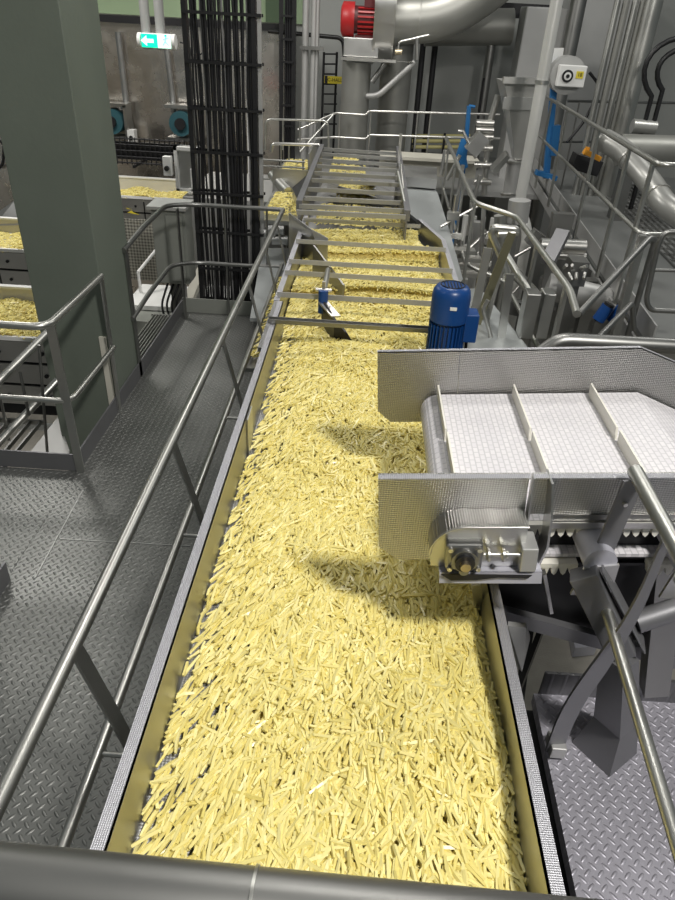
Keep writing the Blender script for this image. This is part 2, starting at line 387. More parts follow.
merged([f for f in fries if id(f) not in vs_], 'potato_strip_heap', 'thick bed of countless pale yellow cut potato strips filling the long trough', .83, bed)
protos = {}
for f in vis:
    k = f[6]
    if k not in protos:
        sv, sf = SHAPES[k]; me = bpy.data.meshes.new('potato_strip'); me.from_pydata(sv.tolist(), [], sf); me.materials.append(MT['fry']); me.update()
        o = bpy.data.objects.new('potato_strip', me); protos[k] = o
        tag(o, 'pale yellow cut potato strip lying on top of the nearest end of the bed', 'potato strip', 'potato strips on top of the nearest end of the trough')
    else: o = protos[k].copy()
    col.objects.link(o); R = rot(*f[3:6]); o.matrix_world = Matrix([[*R[i], f[i]] for i in range(3)] + [[0, 0, 0, 1]])

# ------------------------------------------------------------------ things across the trough
yb = P(350, 326, z=1.16).y
ba = thing('slotted_cross_channel', 'dark slotted channel bar across the trough, nearest of the cross bars', 'cross bar', (0, yb, 1.155))
cm = MB().b2((-.50, yb - .022, 1.155), (.60, yb + .022, 1.16)).b2((-.50, yb - .024, 1.155), (.60, yb - .020, 1.18)).b2((-.50, yb + .020, 1.155), (.60, yb + .024, 1.18))
obj('channel', cm, 'dark', ba)
sl = MB()
for k in range(22): sl.b2((-.47 + k * .048, yb - .008, 1.1605), (-.44 + k * .048, yb + .006, 1.163))
o = obj('slot_row', sl, 'bright', ba); o['label'] = 'bright slots'
BARS = [(298, .018, 'just beyond the slotted channel, carrying the blue clamp'), (276, .014, 'third from the slotted channel, behind the diverter blade'), (264.5, .016, 'close behind the bar over the diverter blade'), (244, .014, 'below the angled gate plate'), (222, .016, 'nearest the angled corner of the wide basin')]
for v, hw, wh in BARS:
    y = P(350, v, z=1.17).y; x1 = .50 if v < 240 else .66
    single('cross_bar', MB().b2((-.50, y - hw - .008, 1.157), (x1, y + hw, 1.163)).b2((-.50, y - hw - .008, 1.163), (x1, y - hw - .003, 1.19)), 'satin', 'stainless angle bar across the basin, ' + wh, 'cross bar', 'angle bars across the wide basin')
# diverter blade
c0 = P(325, 298, z=1.24)
bl = thing('diverter_blade', 'black curved diverter blade with blue clamp dipping into the strips', 'diverter', (c0.x, c0.y, .98))
yb2 = P(322, 298, z=1.17).y
cx = P(323, 303, y=yb2 - .06).x
obj('clamp', MB().tube([(cx, yb2 - .06, 1.10), (cx, yb2 - .06, 1.24)], .03), 'blue', bl)
obj('clamp_screw', MB().tube([(cx - .05, yb2 - .04, 1.235), (cx + .05, yb2 - .04, 1.235)], .012).tube([(cx, yb2 - .04, 1.22), (cx, yb2 - .04, 1.29)], .01), 'bright', bl)
p0 = V(cx, yb2 - .07, 1.14); p1 = P(335, 327, z=1.08); p2 = P(350, 347, z=.98)
pts = [p0, lerp(p0, p1, .5), p1, lerp(p1, p2, .5) + V(.01, 0, 0), p2]
obj('blade', MB().ribbon([q - V(0, 0, .03) for q in pts], (0, 0, .15), .012, (1, .3, 0)), 'black', bl)
obj('blade_holder', MB().ribbon([p0 + V(0, 0, .03), lerp(p0, p1, .8) + V(.02, 0, .04)], (.055, .02, 0), .01, (0, 0, 1)), 'bright', bl)
obj('push_rod', MB().tube([V(cx, yb2 - .05, 1.2), P(328, 270, z=1.2)], .018), 'tube', bl)
# second, steel gate plate and angled guides
g1 = P(313, 245, z=1.2); g2 = P(343, 285, z=1.1)
single('gate_plate', MB().prism([g1, g2, g2 - V(0, 0, .22), g1 - V(0, 0, .24)], (.012, .004, 0)), 'dark', 'dark steel gate plate slanting into the strips beyond the black blade', 'gate plate')
s0 = P(289, 213, z=1.25); s1 = P(312, 230, z=1.25); s2 = P(327, 238, z=1.2)
single('guide_plate', MB().prism([s0, s1, s2, s2 - V(0, 0, .3), s0 - V(0, 0, .55)], (.01, 0, 0)), 'sheet', 'angled stainless guide plate where the far branch joins the basin', 'guide plate')

# far grading section
fr = thing('grading_frame', 'far raised stainless frame with many cross tubes over the trough', 'machine frame', (0, 8.5, .8))
FZ = 1.28
for (u0, v0), (u1, v1) in (((299, 206), (322, 148)), ((407, 216), (398, 150))):
    a = P(u0, v0, z=FZ); b = P(u1, v1, z=FZ); obj('side_rail', MB().bar(a, b, .05, .09).bar(a - V(0, 0, .2), b - V(0, 0, .2), .012, .34), 'leg', fr)
lm = lambda v: (P(299 + (206 - v) * .40, v, z=FZ), P(406 - (216 - v) * .13, v + 5, z=FZ))
for v in (150, 155, 161, 167, 174, 181, 190, 199, 207, 213):
    a, b = lm(v - 1); obj('cross_bar', MB().bar(a, b, .028, .035), 'pipe', fr)
for u0, v0, u1, v1 in ((330, 184, 385, 200), (360, 178, 400, 196)):
    obj('baffle', MB().prism([P(u0, v0, z=1.15), P(u1, v1, z=1.15), P(u1, v1, z=.95), P(u0, v0, z=.95)], (.02, .02, 0)), 'dark', fr)
st = P(397, 165, z=FZ); obj('corner_post', MB().b2((st.x, st.y, .9), (st.x + .03, st.y + .03, 1.6)), 'bright', fr)
a = P(398, 172, z=1.45); b = P(408, 218, z=1.25); obj('guard_rail', MB().tube([a, b], .014, 8).tube([P(401, 165, z=1.45), P(406, 212, z=1.2)], .012, 8), 'bright', fr)

single('lower_floor_sheet', MB().b2((.78, 4.6, -.4), (1.6, 11, -.36)).b2((.9, 5, -2.2), (1.0, 10, -.4)), 'pipe', 'pale sheet floor far below the deck railing', 'floor sheet')
# deck sheet right of the trough
dk = MB()
dl = [P(u, v, z=1.08) for u, v in ((403, 188), (408, 212), (424, 225), (444, 240), (453, 264), (458, 285))]
dr_ = [P(u, v, z=1.08) for u, v in ((434, 186), (438, 194), (443, 210), (449, 229), (456, 254), (463, 279))]
for k in range(5): dk.prism([dl[k], dr_[k], dr_[k + 1], dl[k + 1]], (0, 0, -.03))
single('cover_deck', dk, 'deck', 'plain grey sheet metal deck along the right side of the far trough', 'deck')
single('deck_step', MB().prism([P(402, 186, z=1.1), P(436, 189, z=1.1), P(436, 176, z=1.1), P(400, 174, z=1.1)], (0, 0, .1)), 'sheet', 'raised pale sheet metal step at the far end of the grey deck', 'deck')
a = P(480, 285, z=.85); 
single('side_walkway_sheet', MB().prism([P(452, 290, z=1.0), P(480, 288, z=1.0), P(490, 300, z=1.0), P(535, 356, z=1.0), P(455, 356, z=1.0)], (0, 0, -.03)), 'deck', 'ribbed grey sheet floor behind the blue motor', 'deck')
fb = P(404, 150, y=10.6); 
single('end_beam', MB().b2((.2, 10.5, .75), (1.6, 10.75, 1.0)).b2((.2, 10.3, .98), (1.6, 10.75, 1.02)), 'cream', 'pale horizontal beam closing off the far end of the deck', 'beam')

# blue motor
mx_, my_ = .475, 3.32
bm = thing('blue_electric_motor', 'upright bright blue electric motor with cooling fins beside the trough', 'motor', (mx_, my_, .95))
def circ(cx, cy, z, r, n=24): return [V(cx + r * math.cos(k * 2 * math.pi / n), cy + r * math.sin(k * 2 * math.pi / n), z) for k in range(n)]
def lathe(cx, cy, prof, n=28):
    mb = MB(); mb.tube([(cx, cy, z) for z, r in prof], [r for z, r in prof], n); return mb
obj('fan_cover', lathe(mx_, my_, [(1.365, .098), (1.49, .098), (1.52, .093), (1.54, .078), (1.545, .062)]), 'blue', bm)
gr = MB()
for k in range(7): gr.tube([V(mx_ + .06 * math.cos(a_ * .3), my_ + .06 * math.sin(a_ * .3), 1.547) * 1 for a_ in range(22)] if k == 0 else [(mx_ - .055 + k * .016, my_ - .04, 1.547), (mx_ - .055 + k * .016, my_ + .04, 1.547)], .003, 6)
obj('fan_grille', gr, 'blackm', bm)
obj('motor_body', lathe(mx_, my_, [(1.02, .08), (1.36, .08)]), 'blue', bm)
fn = MB()
for k in range(28):
    t = k * 2 * math.pi / 28; fn.box((mx_ + .085 * math.cos(t), my_ + .085 * math.sin(t), 1.2), (.022, .004, .30), Matrix.Rotation(t, 3, 'Z'))
obj('cooling_fins', fn, 'blue', bm)
obj('terminal_box', MB().b2((mx_ + .08, my_ - .05, 1.26), (mx_ + .15, my_ + .06, 1.41)), 'blue', bm, .006)
obj('name_plate', MB().box((mx_ + .005, my_ - .099, 1.455), (.035, .004, .018)), 'white', bm, .002)
obj('mounting_flange', lathe(mx_, my_, [(.98, .1), (1.02, .1)]), 'steel', bm)
obj('mounting_bracket', MB().b2((mx_ - .03, my_ - .1, .95), (mx_ + .19, my_ + .1, .98)), 'steel', bm)
obj('cable', MB().tube([(mx_ + .11, my_, 1.27), (mx_ + .12, my_, 1.1), (mx_ + .14, my_ + .02, .98)], .008, 8), 'black', bm)

# ================================================================== WHITE BELT CONVEYOR
AL = math.radians(4.8); E = V(math.cos(AL), 0, math.sin(AL)); N = V(-math.sin(AL), 0, math.cos(AL))
O = V(.088, 0, 1.61); YN, YF = 1.512, 2.31
def Q(s, t, y): return V(O.x, y, O.z) + E * s + N * t
bc = thing('belt_conveyor', 'inclined conveyor with white plastic belt discharging over the trough from the right', 'conveyor', (1.0, 1.9, .62))
T = .006
def plate(pts, y, name='side_plate', mat='plate', t=T, d=1): return obj(name, MB().prism([Q(a, b, y) for a, b in pts], (0, t * d, 0)), mat, bc)
SB = 1.0
plate([(0, 0), (.405, 0), (.405, -.14), (.40, -.30), (.055, -.305), (0, -.255)], YN)
plate([(.413, 0), (1.25, 0), (1.25, -.135), (.413, -.135)], YN)
plate([(0, 0), (.303, 0), (.303, -.30), (.05, -.30), (0, -.25)], YF)
plate([(.305, 0), (.955, 0), (1.9, -.42), (1.9, -.68), (.955, -.27), (.305, -.27)], YF)
for y0, s in ((YN, -1), (YF, 1)):
    for a, b in ((0, .405), (.413, 1.25)) if s < 0 else ((0, .303), (.305, .955)):
        obj('plate_flange', MB().prism([Q(a, 0, y0), Q(b, 0, y0), Q(b, 0, y0 + s * .02), Q(a, 0, y0 + s * .02)], (0, 0, -.004)), 'rim', bc)
obj('plate_flange', MB().prism([Q(.955, 0, YF), Q(1.9, -.42, YF), Q(1.9, -.42, YF + .02), Q(.955, 0, YF + .02)], (0, 0, -.004)), 'rim', bc)
# belt loop around the head roller
BT = -.180; rr = .062; xr = .232
def beltpath(n=14):
    top = [(1.9, BT - .46), (.97, BT), (xr, BT)]
    arc = [(xr - rr * math.sin(k * math.pi / n), BT - rr + rr * math.cos(k * math.pi / n)) for k in range(1, n + 1)]
    return top + arc + [(.97, BT - 2 * rr), (1.9, BT - .46 - 2 * rr)]
pth = beltpath(); bt = MB()
vs = []
for a, b in pth: vs += [Q(a, b, YN + .02), Q(a, b, YF - .012)]
for a, b in pth:
    vs += []
bt.add(vs, [(2 * i, 2 * i + 1, 2 * i + 3, 2 * i + 2) for i in range(len(pth) - 1)])
belt = obj('belt', bt, 'belt', bc); so = belt.modifiers.new('thickness', 'SOLIDIFY'); so.thickness = .012; so.offset = 0
for k, s in enumerate((.228, .508, .79)):
    a = Q(s + .012, BT + .006, 0); ymid = YN + .46
    f = MB().prism([Q(s, BT, YN + .03), Q(s + .012, BT, YN + .03), Q(s + .006, BT + .055, YN + .03), Q(s, BT + .055, YN + .03)], (0, .40, 0)).prism([Q(s - .004, BT, YN + .45), Q(s + .008, BT, YN + .45), Q(s + .002, BT + .055, YN + .45), Q(s - .004, BT + .055, YN + .45)], (0, .32, 0))
    obj('flight', f, 'flight', bc)
obj('head_roller', MB().tube([Q(xr, BT - rr, YN + .02), Q(xr, BT - rr, YF - .02)], rr - .008, 20), 'flight', bc)
obj('roller_shaft', MB().tube([Q(xr, BT - rr, YN - .12), Q(xr, BT - rr, YF + .03)], .014, 14), 'dark', bc)
# hood over the drive
HY = YN - .085
hood = [(.143 + .0, -.235)]
cxh, cth, rh = .235, -.21, .095
ho = [(cxh - rh * math.cos(k * math.pi / 2 / 8), cth + rh * math.sin(k * math.pi / 2 / 8)) for k in range(9)] + [(.40, cth + rh)]
hm = MB()
vs = [];
for a, b in ho: vs += [Q(a, b, HY), Q(a, b, YN)]
hm.add(vs, [(2 * i, 2 * i + 1, 2 * i + 3, 2 * i + 2) for i in range(len(ho) - 1)])
h_ = obj('drive_hood', hm, 'plate', bc); so = h_.modifiers.new('thickness', 'SOLIDIFY'); so.thickness = .004
face = ho + [(.40, -.262), (.145, -.262)]
obj('drive_plate', MB().prism([Q(a, b, HY + .012) for a, b in face], (0, .005, 0)), 'steel', bc)
lip = MB(); lip.tube([Q(a, b, HY) for a, b in ho], .0035, 6); obj('hood_lip', lip, 'bright', bc)
bs, btt = .232, -.206
be = obj('bearing_housing', MB().prism([Q(bs - .05, btt - .045, HY - .02), Q(bs + .05, btt - .045, HY - .02), Q(bs + .05, btt + .045, HY - .02), Q(bs - .05, btt + .045, HY - .02)], (0, .035, 0)), 'dark', bc, .008)
obj('bearing_ring', MB().tube([Q(bs, btt, HY - .035), Q(bs, btt, HY - .018)], .036, 24), 'dark', be)
obj('bearing_seal', MB().tube([Q(bs, btt, HY - .045), Q(bs, btt, HY - .034)], .027, 24), 'black', be)
obj('shaft_end', MB().tube([Q(bs, btt, HY - .06), Q(bs, btt, HY - .044)], .014, 16), 'brass', be)
bolts(be, [(Q(bs + dx, btt + dz, HY - .03), Q(bs + dx, btt + dz, HY - .019)) for dx in (-.039, .039) for dz in (-.034, .034)])
ro = obj('tensioning_rod', MB().tube([Q(.285, btt + .005, HY - .01), Q(.385, btt + .005, HY - .01)], .005, 10), 'bright', bc)
for s in (.295, .335, .345): obj('nut', MB().tube([Q(s, btt + .005, HY - .01), Q(s + .006, btt + .005, HY - .01)], .02 if s != .345 else .011, 16), 'bright', ro)
obj('tension_bracket', MB().prism([Q(.385, -.257, HY - .02), Q(.43, -.257, HY - .02), Q(.43, -.175, HY - .02), Q(.385, -.175, HY - .02)], (0, .08, 0)), 'satin', bc, .004)
# ledge below the drive
obj('drip_ledge', MB().prism([Q(.168, -.264, HY - .012), Q(.45, -.264, HY - .012), Q(.45, -.264, YN), Q(.168, -.264, YN)], (0, 0, -.004)).prism([Q(.168, -.264, HY - .012), Q(.45, -.264, HY - .012), Q(.45, -.298, HY - .02), Q(.168, -.298, HY - .02)], (0, .005, 0)), 'purple', bc)
obj('grease_streak', MB().prism([Q(.17, -.262, HY - .0215), Q(.30, -.262, HY - .0215), Q(.42, -.264, HY - .0215), Q(.41, -.276, HY - .0215), Q(.33, -.273, HY - .0215), Q(.27, -.283, HY - .0215), Q(.2, -.285, HY - .0215)], (0, -.002, 0)), 'blackm', bc)
# curved seam bracket
cb = [Q(.455, 0, YN - .012), Q(.462, -.10, YN - .03), Q(.462, -.2, YN - .035), Q(.445, -.30, YN - .02)]
obj('bracket', MB().ribbon(cb, (0, .07, 0), .006, (1, 0, 0)), 'steel', bc)
obj('bracket', MB().ribbon([Q(.413, 0, YN - .01), Q(.408, -.15, YN - .02)], (0, .03, 0), .005, (1, 0, 0)), 'steel', bc)
# longitudinal frame rails seen under the near plate
obj('frame_rail', MB().prism([Q(.465, -.135, YN - .005), Q(1.3, -.135, YN - .005), Q(1.3, -.155, YN - .005), Q(.465, -.155, YN - .005)], (0, .02, 0)), 'dark', bc)
obj('frame_rail', MB().prism([Q(.465, -.158, YN - .012), Q(1.3, -.158, YN - .012), Q(1.3, -.178, YN - .012), Q(.465, -.178, YN - .012)], (0, .02, 0)), 'bright', bc)
# belt link edge (teeth) along top and return strands
for t0, a, b in ((-.19, .40, 1.3), (-.335, .40, .58), (-.335, .78, .90)):
    lk = MB(); k = 0; s = a
    while s < b: lk.prism([Q(s, t0, YN + .002), Q(s + .022, t0, YN + .002), Q(s + .018, t0 - .022, YN + .002), Q(s + .012, t0 - .03, YN + .002), Q(s + .004, t0 - .022, YN + .002)], (0, .02, 0)); s += .026
    lk.prism([Q(a, t0 + .015, YN), Q(b, t0 + .015, YN), Q(b, t0, YN), Q(a, t0, YN)], (0, .03, 0))
    obj('belt_edge', lk, 'flight', bc)
obj('return_pan', MB().prism([Q(.40, -.36, YN + .05), Q(1.4, -.36, YN + .05), Q(1.4, -.36, YF), Q(.40, -.36, YF)], (0, 0, -.01)).prism([Q(.46, -.23, YN + .06), Q(1.4, -.23, YN + .06), Q(1.4, -.36, YN + .06), Q(.46, -.36, YN + .06)], (0, .01, 0)), 'blackm', bc)
# support roller ends with brackets
for i, s in enumerate((.60, .845)):
    rc = Q(s, -.225 - .01 * i, YN)
    e_ = obj('roller_end', MB().tube([rc + V(0, -.10, 0), rc + V(0, .05, 0)], .045, 22), 'purple', bc)
    obj('roller_bracket', MB().prism([rc + V(-.055, -.105, -.12), rc + V(.055, -.105, -.12), rc + V(.05, -.105, .0), rc + V(-.04, -.105, -.02)], (0, .008, 0)), 'steel', e_)
    bolts(e_, [(rc + V(dx, -.118, -.05), rc + V(dx, -.10, -.05)) for dx in (-.03, .03)], .008)
# side chute channels below, over the trough's right wall
obj('lower_beam', MB().bar(P(472, 606, y=1.655), P(720, 672, y=1.655), .03, .055), 'leg', bc)
obj('under_belt_shade', MB().prism([P(528, 532, y=1.70), P(800, 545, y=1.70), P(800, 690, y=1.70), P(478, 602, y=1.70), P(474, 578, y=1.70)], (0, .01, 0)), 'black', bc)  # added black sheet, keeps the space under the belt dark
obj('hanger', MB().bar(P(476, 583, y=1.60), P(480, 618, y=1.66), .03, .02, (0, 1, 0)), 'steel', bc)
obj('hanger', MB().bar(P(544, 572, y=1.47), P(551, 611, y=1.50), .01, .022, (0, 1, 0)), 'steel', bc)
# inclined channel leg standing on the platform
lt = P(583, 572, y=1.40); kb = P(622, 652, y=1.34)
leg = obj('support_leg', MB().bar(lt, kb, .075, .06, (0, 1, .3)).bar(lt + V(.05, .01, .02), kb + V(.06, .01, .02), .006, .07, (0, 1, .3)), 'leg', bc, .004)
pt = P(615, 655, z=RZ + .36); bsz = V(pt.x + .02, 1.36, RZ)
pb = P(604, 748, z=RZ)
def frustum(c, w0, d0, c2, w1, d1):
    mb = MB(); a = [c + V(x * w0 / 2, y * d0 / 2, 0) for x, y in ((-1, -1), (1, -1), (1, 1), (-1, 1))]; b = [c2 + V(x * w1 / 2, y * d1 / 2, 0) for x, y in ((-1, -1), (1, -1), (1, 1), (-1, 1))]
    return mb.add(a + b, [(0, 1, 2, 3), (4, 5, 6, 7), (0, 1, 5, 4), (1, 2, 6, 5), (2, 3, 7, 6), (3, 0, 4, 7)])
Rz = Matrix.Rotation(math.radians(38), 3, 'Z')
fm = frustum(V(0, 0, 0), .15, .15, V(0, 0, .15), .10, .10); fm.v = [Rz @ q + pb for q in fm.v]
obj('leg_foot', fm, 'leg', bc)
tp = kb + V(.0, 0, -.02)
fm = frustum(V(0, 0, 0), .10, .10, V(0, 0, 1), .075, .075); fm.v = [(Rz @ V(q.x, q.y, 0)) + lerp(pb + V(0, 0, .15), tp, q.z) for q in fm.v]
obj('leg_post', fm, 'leg', bc)
obj('brace_tube', MB().tube([P(636, 622, y=1.38), P(700, 588, y=1.38) + V(.25, .05, .03)], .032, 18), 'leg', bc)
obj('support_leg', MB().bar(P(668, 560, y=1.55), P(672, 650, y=1.55) - V(0, 0, .2), .08, .06, (0, 1, 0)), 'dark', bc)

# white discharge sheet and black frame between trough and platform
single('chute_sheet', MB().prism([P(508, 626, z=1.08), P(526, 628, z=1.08), P(530, 640, z=1.0), P(522, 672, z=.9), P(518, 668, z=.9)], (.004, .02, 0)), 'satin', 'small grey folded sheet beside the trough rim below the belt conveyor', 'sheet')
xf = MB().bar(P(530, 622, y=1.95), P(540, 668, y=1.75) - V(0, 0, .6), .03, .03).bar(P(548, 612, y=1.9), P(522, 660, y=1.75) - V(0, 0, .5), .02, .04)
single('cross_brace', xf, 'blackm', 'black crossed bars between the trough and the right platform', 'brace')
single('floor_drain_box', MB().prism([P(567, 632, z=-2.19), P(590, 630, z=-2.19), P(594, 655, z=-2.19), P(572, 657, z=-2.19)], (0, 0, .12)), 'purple', 'small pale box down on the concrete floor below the belt conveyor', 'box')

# ================================================================== RAILINGS
def railing(name, label, loc): return thing(name, label, 'railing', loc)
# foreground tube
f0 = P(-60, 882, z=2.16); f1 = P(740, 962, z=2.16); jt = lerp(f0, f1, .4)
fg = railing('front_handrail', 'thick dull steel handrail running across the very bottom in front of the viewer', f0)
obj('rail_tube', MB().tube([f0 - (f1 - f0) * .3, f1 + (f1 - f0) * .3], .0262, 28), 'dark', fg)
obj('weld_collar', MB().tube([lerp(f0, f1, .398), lerp(f0, f1, .402)], .0275, 28), 'tube', fg)
# left walkway main railing
RX = -.745
lz, ll = 1.10, .60
lr = railing('walkway_railing', 'long two-tube stainless railing between the left walkway and the trough', (RX, 3, 0))
yN, yF = -.2, P(285, 210, z=lz).y
obj('top_rail', MB().tube([(RX, yN, lz), (RX, yF, lz)], .0215, 16), 'tube', lr)
obj('lower_rail', MB().tube([(RX, yN, ll), (RX, yF - .05, ll)], .0185, 16), 'tube', lr)
for ypos in [P(u, v, z=1.09).y for u, v in ((86, 652), (180, 446), (226, 342), (252, 286), (267, 250), (278, 226))]:
    b = ypos; top = V(RX + .012, b, lz - .01)
    cv = [top, V(RX + .05, b, .93), V(RX + .10, b, .72), V(RX + .145, b, .50), V(RX + .165, b, .25), V(RX + .165, b, -.05)]
    cv = fillet(cv, .12, 3)
    ps = obj('curved_post', MB().ribbon(cv, (0, .058, 0), .008, (1, 0, 0)), 'steel', lr)
    obj('rail_bracket', MB().tube([(RX, b, ll), (RX + .125, b, ll)], .009, 8), 'bright', ps)
# cross rail at far end of walkway
cr = railing('end_railing', 'grey two-tube railing across the far end of the left walkway', (-1.3, 6.55, 0))
for z in (lz, .55):
    obj('top_rail' if z > 1 else 'lower_rail', MB().tube([(-1.79, 5.05, z - .02), (-1.79, 5.6, z + .02), (-1.79, 6.3, z + .03), (-1.6, 6.52, z), (-.76, 6.52, z)], .0205, 12, bend=.12), 'dark', cr)
for q in ((-1.79, 5.1), (-1.72, 6.42)):
    obj('post', MB().b2((q[0] - .006, q[1] - .03, 0), (q[0] + .006, q[1] + .03, lz - .02)), 'dark', cr)
for q in (-1.3, -.9): obj('post', MB().tube([(q, 6.53, 0), (q, 6.53, lz)], .01, 8), 'dark', cr)
# corner railing round the column
cg = railing('corner_railing', 'bent two-tube guard railing in front of the big green grey column', (-1.79, 3.7, 0))
for z, a, b in ((lz, 4.40, -4.2), (.56, 4.44, -4.2)):
    obj('top_rail' if z > 1 else 'lower_rail', MB().tube([(-1.735, a, z), (-1.735, 3.5 if z > 1 else 3.62, z), (b, 3.52 if z > 1 else 3.64, z)], .0225 if z > 1 else .019, 14, bend=.1), 'tube', cg)
obj('post', MB().bar((-1.75, 3.58, 1.08), (-1.775, 3.66, 0), .055, .010, (0, 1, 0)), 'steel', cg)
obj('post', MB().bar((-1.735, 4.40, 1.10), (-1.78, 4.50, 0), .012, .05, (0, 1, 0)), 'steel', cg)
# stub railing foot at left edge
sf = thing('rail_post_foot', 'dark post foot with toe board at the left edge of the walkway', 'post', (-1.79, 2.4, 0))
obj('post', MB().b2((-1.93, 2.50, 0), (-1.86, 2.56, 1.1)), 'dark', sf)
obj('foot_box', MB().b2((-1.94, 2.3, 0), (-1.80, 2.62, .012)).b2((-1.94, 2.60, 0), (-1.80, 2.612, .16)), 'blackm', sf)
# right railing
ra = railing('platform_railing', 'polished railing with flat steel posts on the right platform, in front of the belt conveyor', (.75, 1.2, RZ))
zt, zl = 1.70, 1.32
ta = P(635, 471, z=zt); tb = P(675, 545, z=zt); td = (tb - ta).normalized()
la = P(600, 588, z=zl); lb = P(675, 836, z=zl); ld = (lb - la).normalized()
obj('top_rail', MB().tube([ta, tb + td * .8], .0195, 18), 'tube', ra)
obj('lower_rail', MB().tube([la, lb + ld * .5], .0155, 18), 'tube', ra)
pa = P(634, 480, z=1.685); pc = P(589, 585, z=1.33)
obj('flat_post', MB().ribbon([pa, pc], (.052, 0, .01), .008, (0, 1, 0)), 'leg', ra)
bolts(ra, [(lerp(pa, pc, q) + V(0, -.004, 0), lerp(pa, pc, q) + V(0, -.012, 0)) for q in (.2, .9)], .006)
b0, b1, b2, b3, b4 = P(667, 538, z=1.67), P(636, 612, z=1.42), P(604, 660, z=1.20), P(570, 708, z=.93), P(554, 750, z=.63)
obj('curved_post', MB().ribbon(fillet([b0, b1, b2, b3, b4], .2, 4), (.060, .01, 0), .009, (0, 1, .2), .35), 'leg', ra)
obj('post_foot', MB().box(b4 + V(0, 0, .03), (.05, .07, .05)), 'satin', ra, .004)

# dark heavy handrail just behind the belt conveyor
hb = railing('heavy_handrail', 'dark heavy bent handrail just behind the belt conveyor', P(600, 345, y=3.0))
obj('rail_tube', MB().tube([P(520, 372, y=2.95), P(542, 352, y=3.0), P(560, 340, y=3.0), P(690, 347, y=3.0)], .036, 16, bend=.08), 'dark', hb)
obj('post', MB().tube([P(620, 345, y=3.0), P(620, 345, y=3.0) - V(0, 0, 1.4)], .02, 12), 'dark', hb)

# mid-right stair railing
def railset(name, label, pts, zs, r, posts, zf, mat='tube', bend=.1, pr=None, cat='railing'):
    "pts are pixel sights on the top rail, zs its height; the lower rails run below"
    pp = [P(u, v, z=zs) for u, v in pts]
    t = thing(name, label, cat, (pp[0].x, pp[0].y, zf))
    obj('top_rail', MB().tube(pp, r, 10, bend=bend), mat, t)
    obj('lower_rail', MB().tube([q - V(0, 0, (zs - zf) * .45) for q in pp], r * .85, 10, bend=bend), mat, t)
    for i, f in posts:
        q = lerp(pp[i], pp[i + 1], f); obj('post', MB().b2((q.x - (pr or r) * .4, q.y - (pr or r), zf), (q.x + (pr or r) * .4, q.y + (pr or r), q.z)), mat, t)
    return t, pp
railset('deck_railing', 'stainless railing stepping out to the right along the grey deck', [(446, 138), (475, 203), (517, 217), (570, 290), (577, 314)], 1.45, .02, ((0, .15), (0, .45), (0, .72), (1, .0), (1, .95), (2, .45), (2, .95)), .35, pr=.025)
# walkway right railing
railset('raised_walkway_railing', 'bright two-tube railing along the raised walkway at right', [(547, 97), (660, 165), (700, 166)], 1.85, .021, ((0, .08), (0, .3), (0, .62), (0, .84), (0, .97)), .75, pr=.026)
railset('rear_walkway_railing', 'thin dark railing on the far side of the raised walkway', [(568, 101), (680, 103)], 1.85, .017, ((0, .1), (0, .4), (0, .8)), .75, 'dark')
# stair rail descending from walkway
sr = railing('stair_handrail', 'dark sloping stair handrail leading up to the raised walkway', P(620, 300, y=4.6))
sa = P(579, 314, y=4.2); sb = P(650, 238, y=4.9)
obj('top_rail', MB().tube([sa, sb, sb + V(.06, .05, -.02), sb + V(.07, .05, -1.2)], .022, 12, bend=.05), 'dark', sr)
obj('lower_rail', MB().tube([P(598, 338, y=4.2), P(632, 303, y=4.7), P(634, 330, y=4.7)], .02, 10, bend=.04), 'dark', sr)
obj('post', MB().b2((sb.x - .05, sb.y + .04, -.6), (sb.x + .0, sb.y + .1, sb.z)), 'steel', sr)
lp = railing('gate_loop', 'rounded tube gate at the right end of the stair handrail', P(665, 270, y=4.7))
obj('loop_tube', MB().tube([P(u, v, y=4.6) for u, v in ((690, 232), (664, 232), (658, 245), (646, 300), (650, 310), (690, 312))], .018, 10, bend=.05), 'dark', lp)
obj('mid_bar', MB().tube([P(653, 270, y=4.6), P(690, 271, y=4.6)], .012, 8), 'dark', lp)

# far railing across the back
bk = railing('rear_railing', 'thin pale stepped railing across the back in front of the big ducts', (0, 11, .6))
for dv in (0, 24):
    pts = [P(u, v + dv, y=11) for u, v in ((298, 130 - dv * .6), (335, 113), (366, 115), (369, 111), (500, 114.5))]
    obj('rail_tube', MB().tube(pts, .016, 8, bend=.05), 'bright', bk)
for u in (340, 371, 418, 431): obj('post', MB().tube([P(u, 113, y=11), P(u, 113, y=11) - V(0, 0, .85)], .014, 8), 'bright', bk)
bk2 = railing('left_rear_railing', 'thin rounded railing left of the grading frame by the steel wall', (-1, 10.5, .6))
obj('rail_tube', MB().tube([P(u, v, y=10.4) for u, v in ((265, 150), (266, 119), (328, 121), (329, 150))], .016, 8, bend=.08), 'tube', bk2)
for u in (283, 300): obj('post', MB().tube([P(u, 120, y=10.4), P(u, 150, y=10.4)], .012, 8), 'tube', bk2)
obj('brace', MB().tube([P(300, 152, y=10.2), P(333, 115, y=10.6)], .018, 8), 'tube', bk2)
bk3 = railing('branch_railing', 'short thick-tubed railing beside the far left branch chute', (-1.3, 9.6, .8))
obj('rail_tube', MB().tube([P(u, v, y=9.4) for u, v in ((271, 152), (272, 143.5), (320, 145), (322, 150))], .02, 10, bend=.05), 'bright', bk3)
obj('post', MB().tube([P(289, 144, y=9.4), P(289, 160, y=9.4)], .012, 8).tube([P(281, 144, y=9.4), P(281, 160, y=9.4)], .012, 8), 'tube', bk3)
bk4 = railing('lower_branch_railing', 'thin railing over the pale cover beside the cable tower', (-1.5, 8.6, .8))
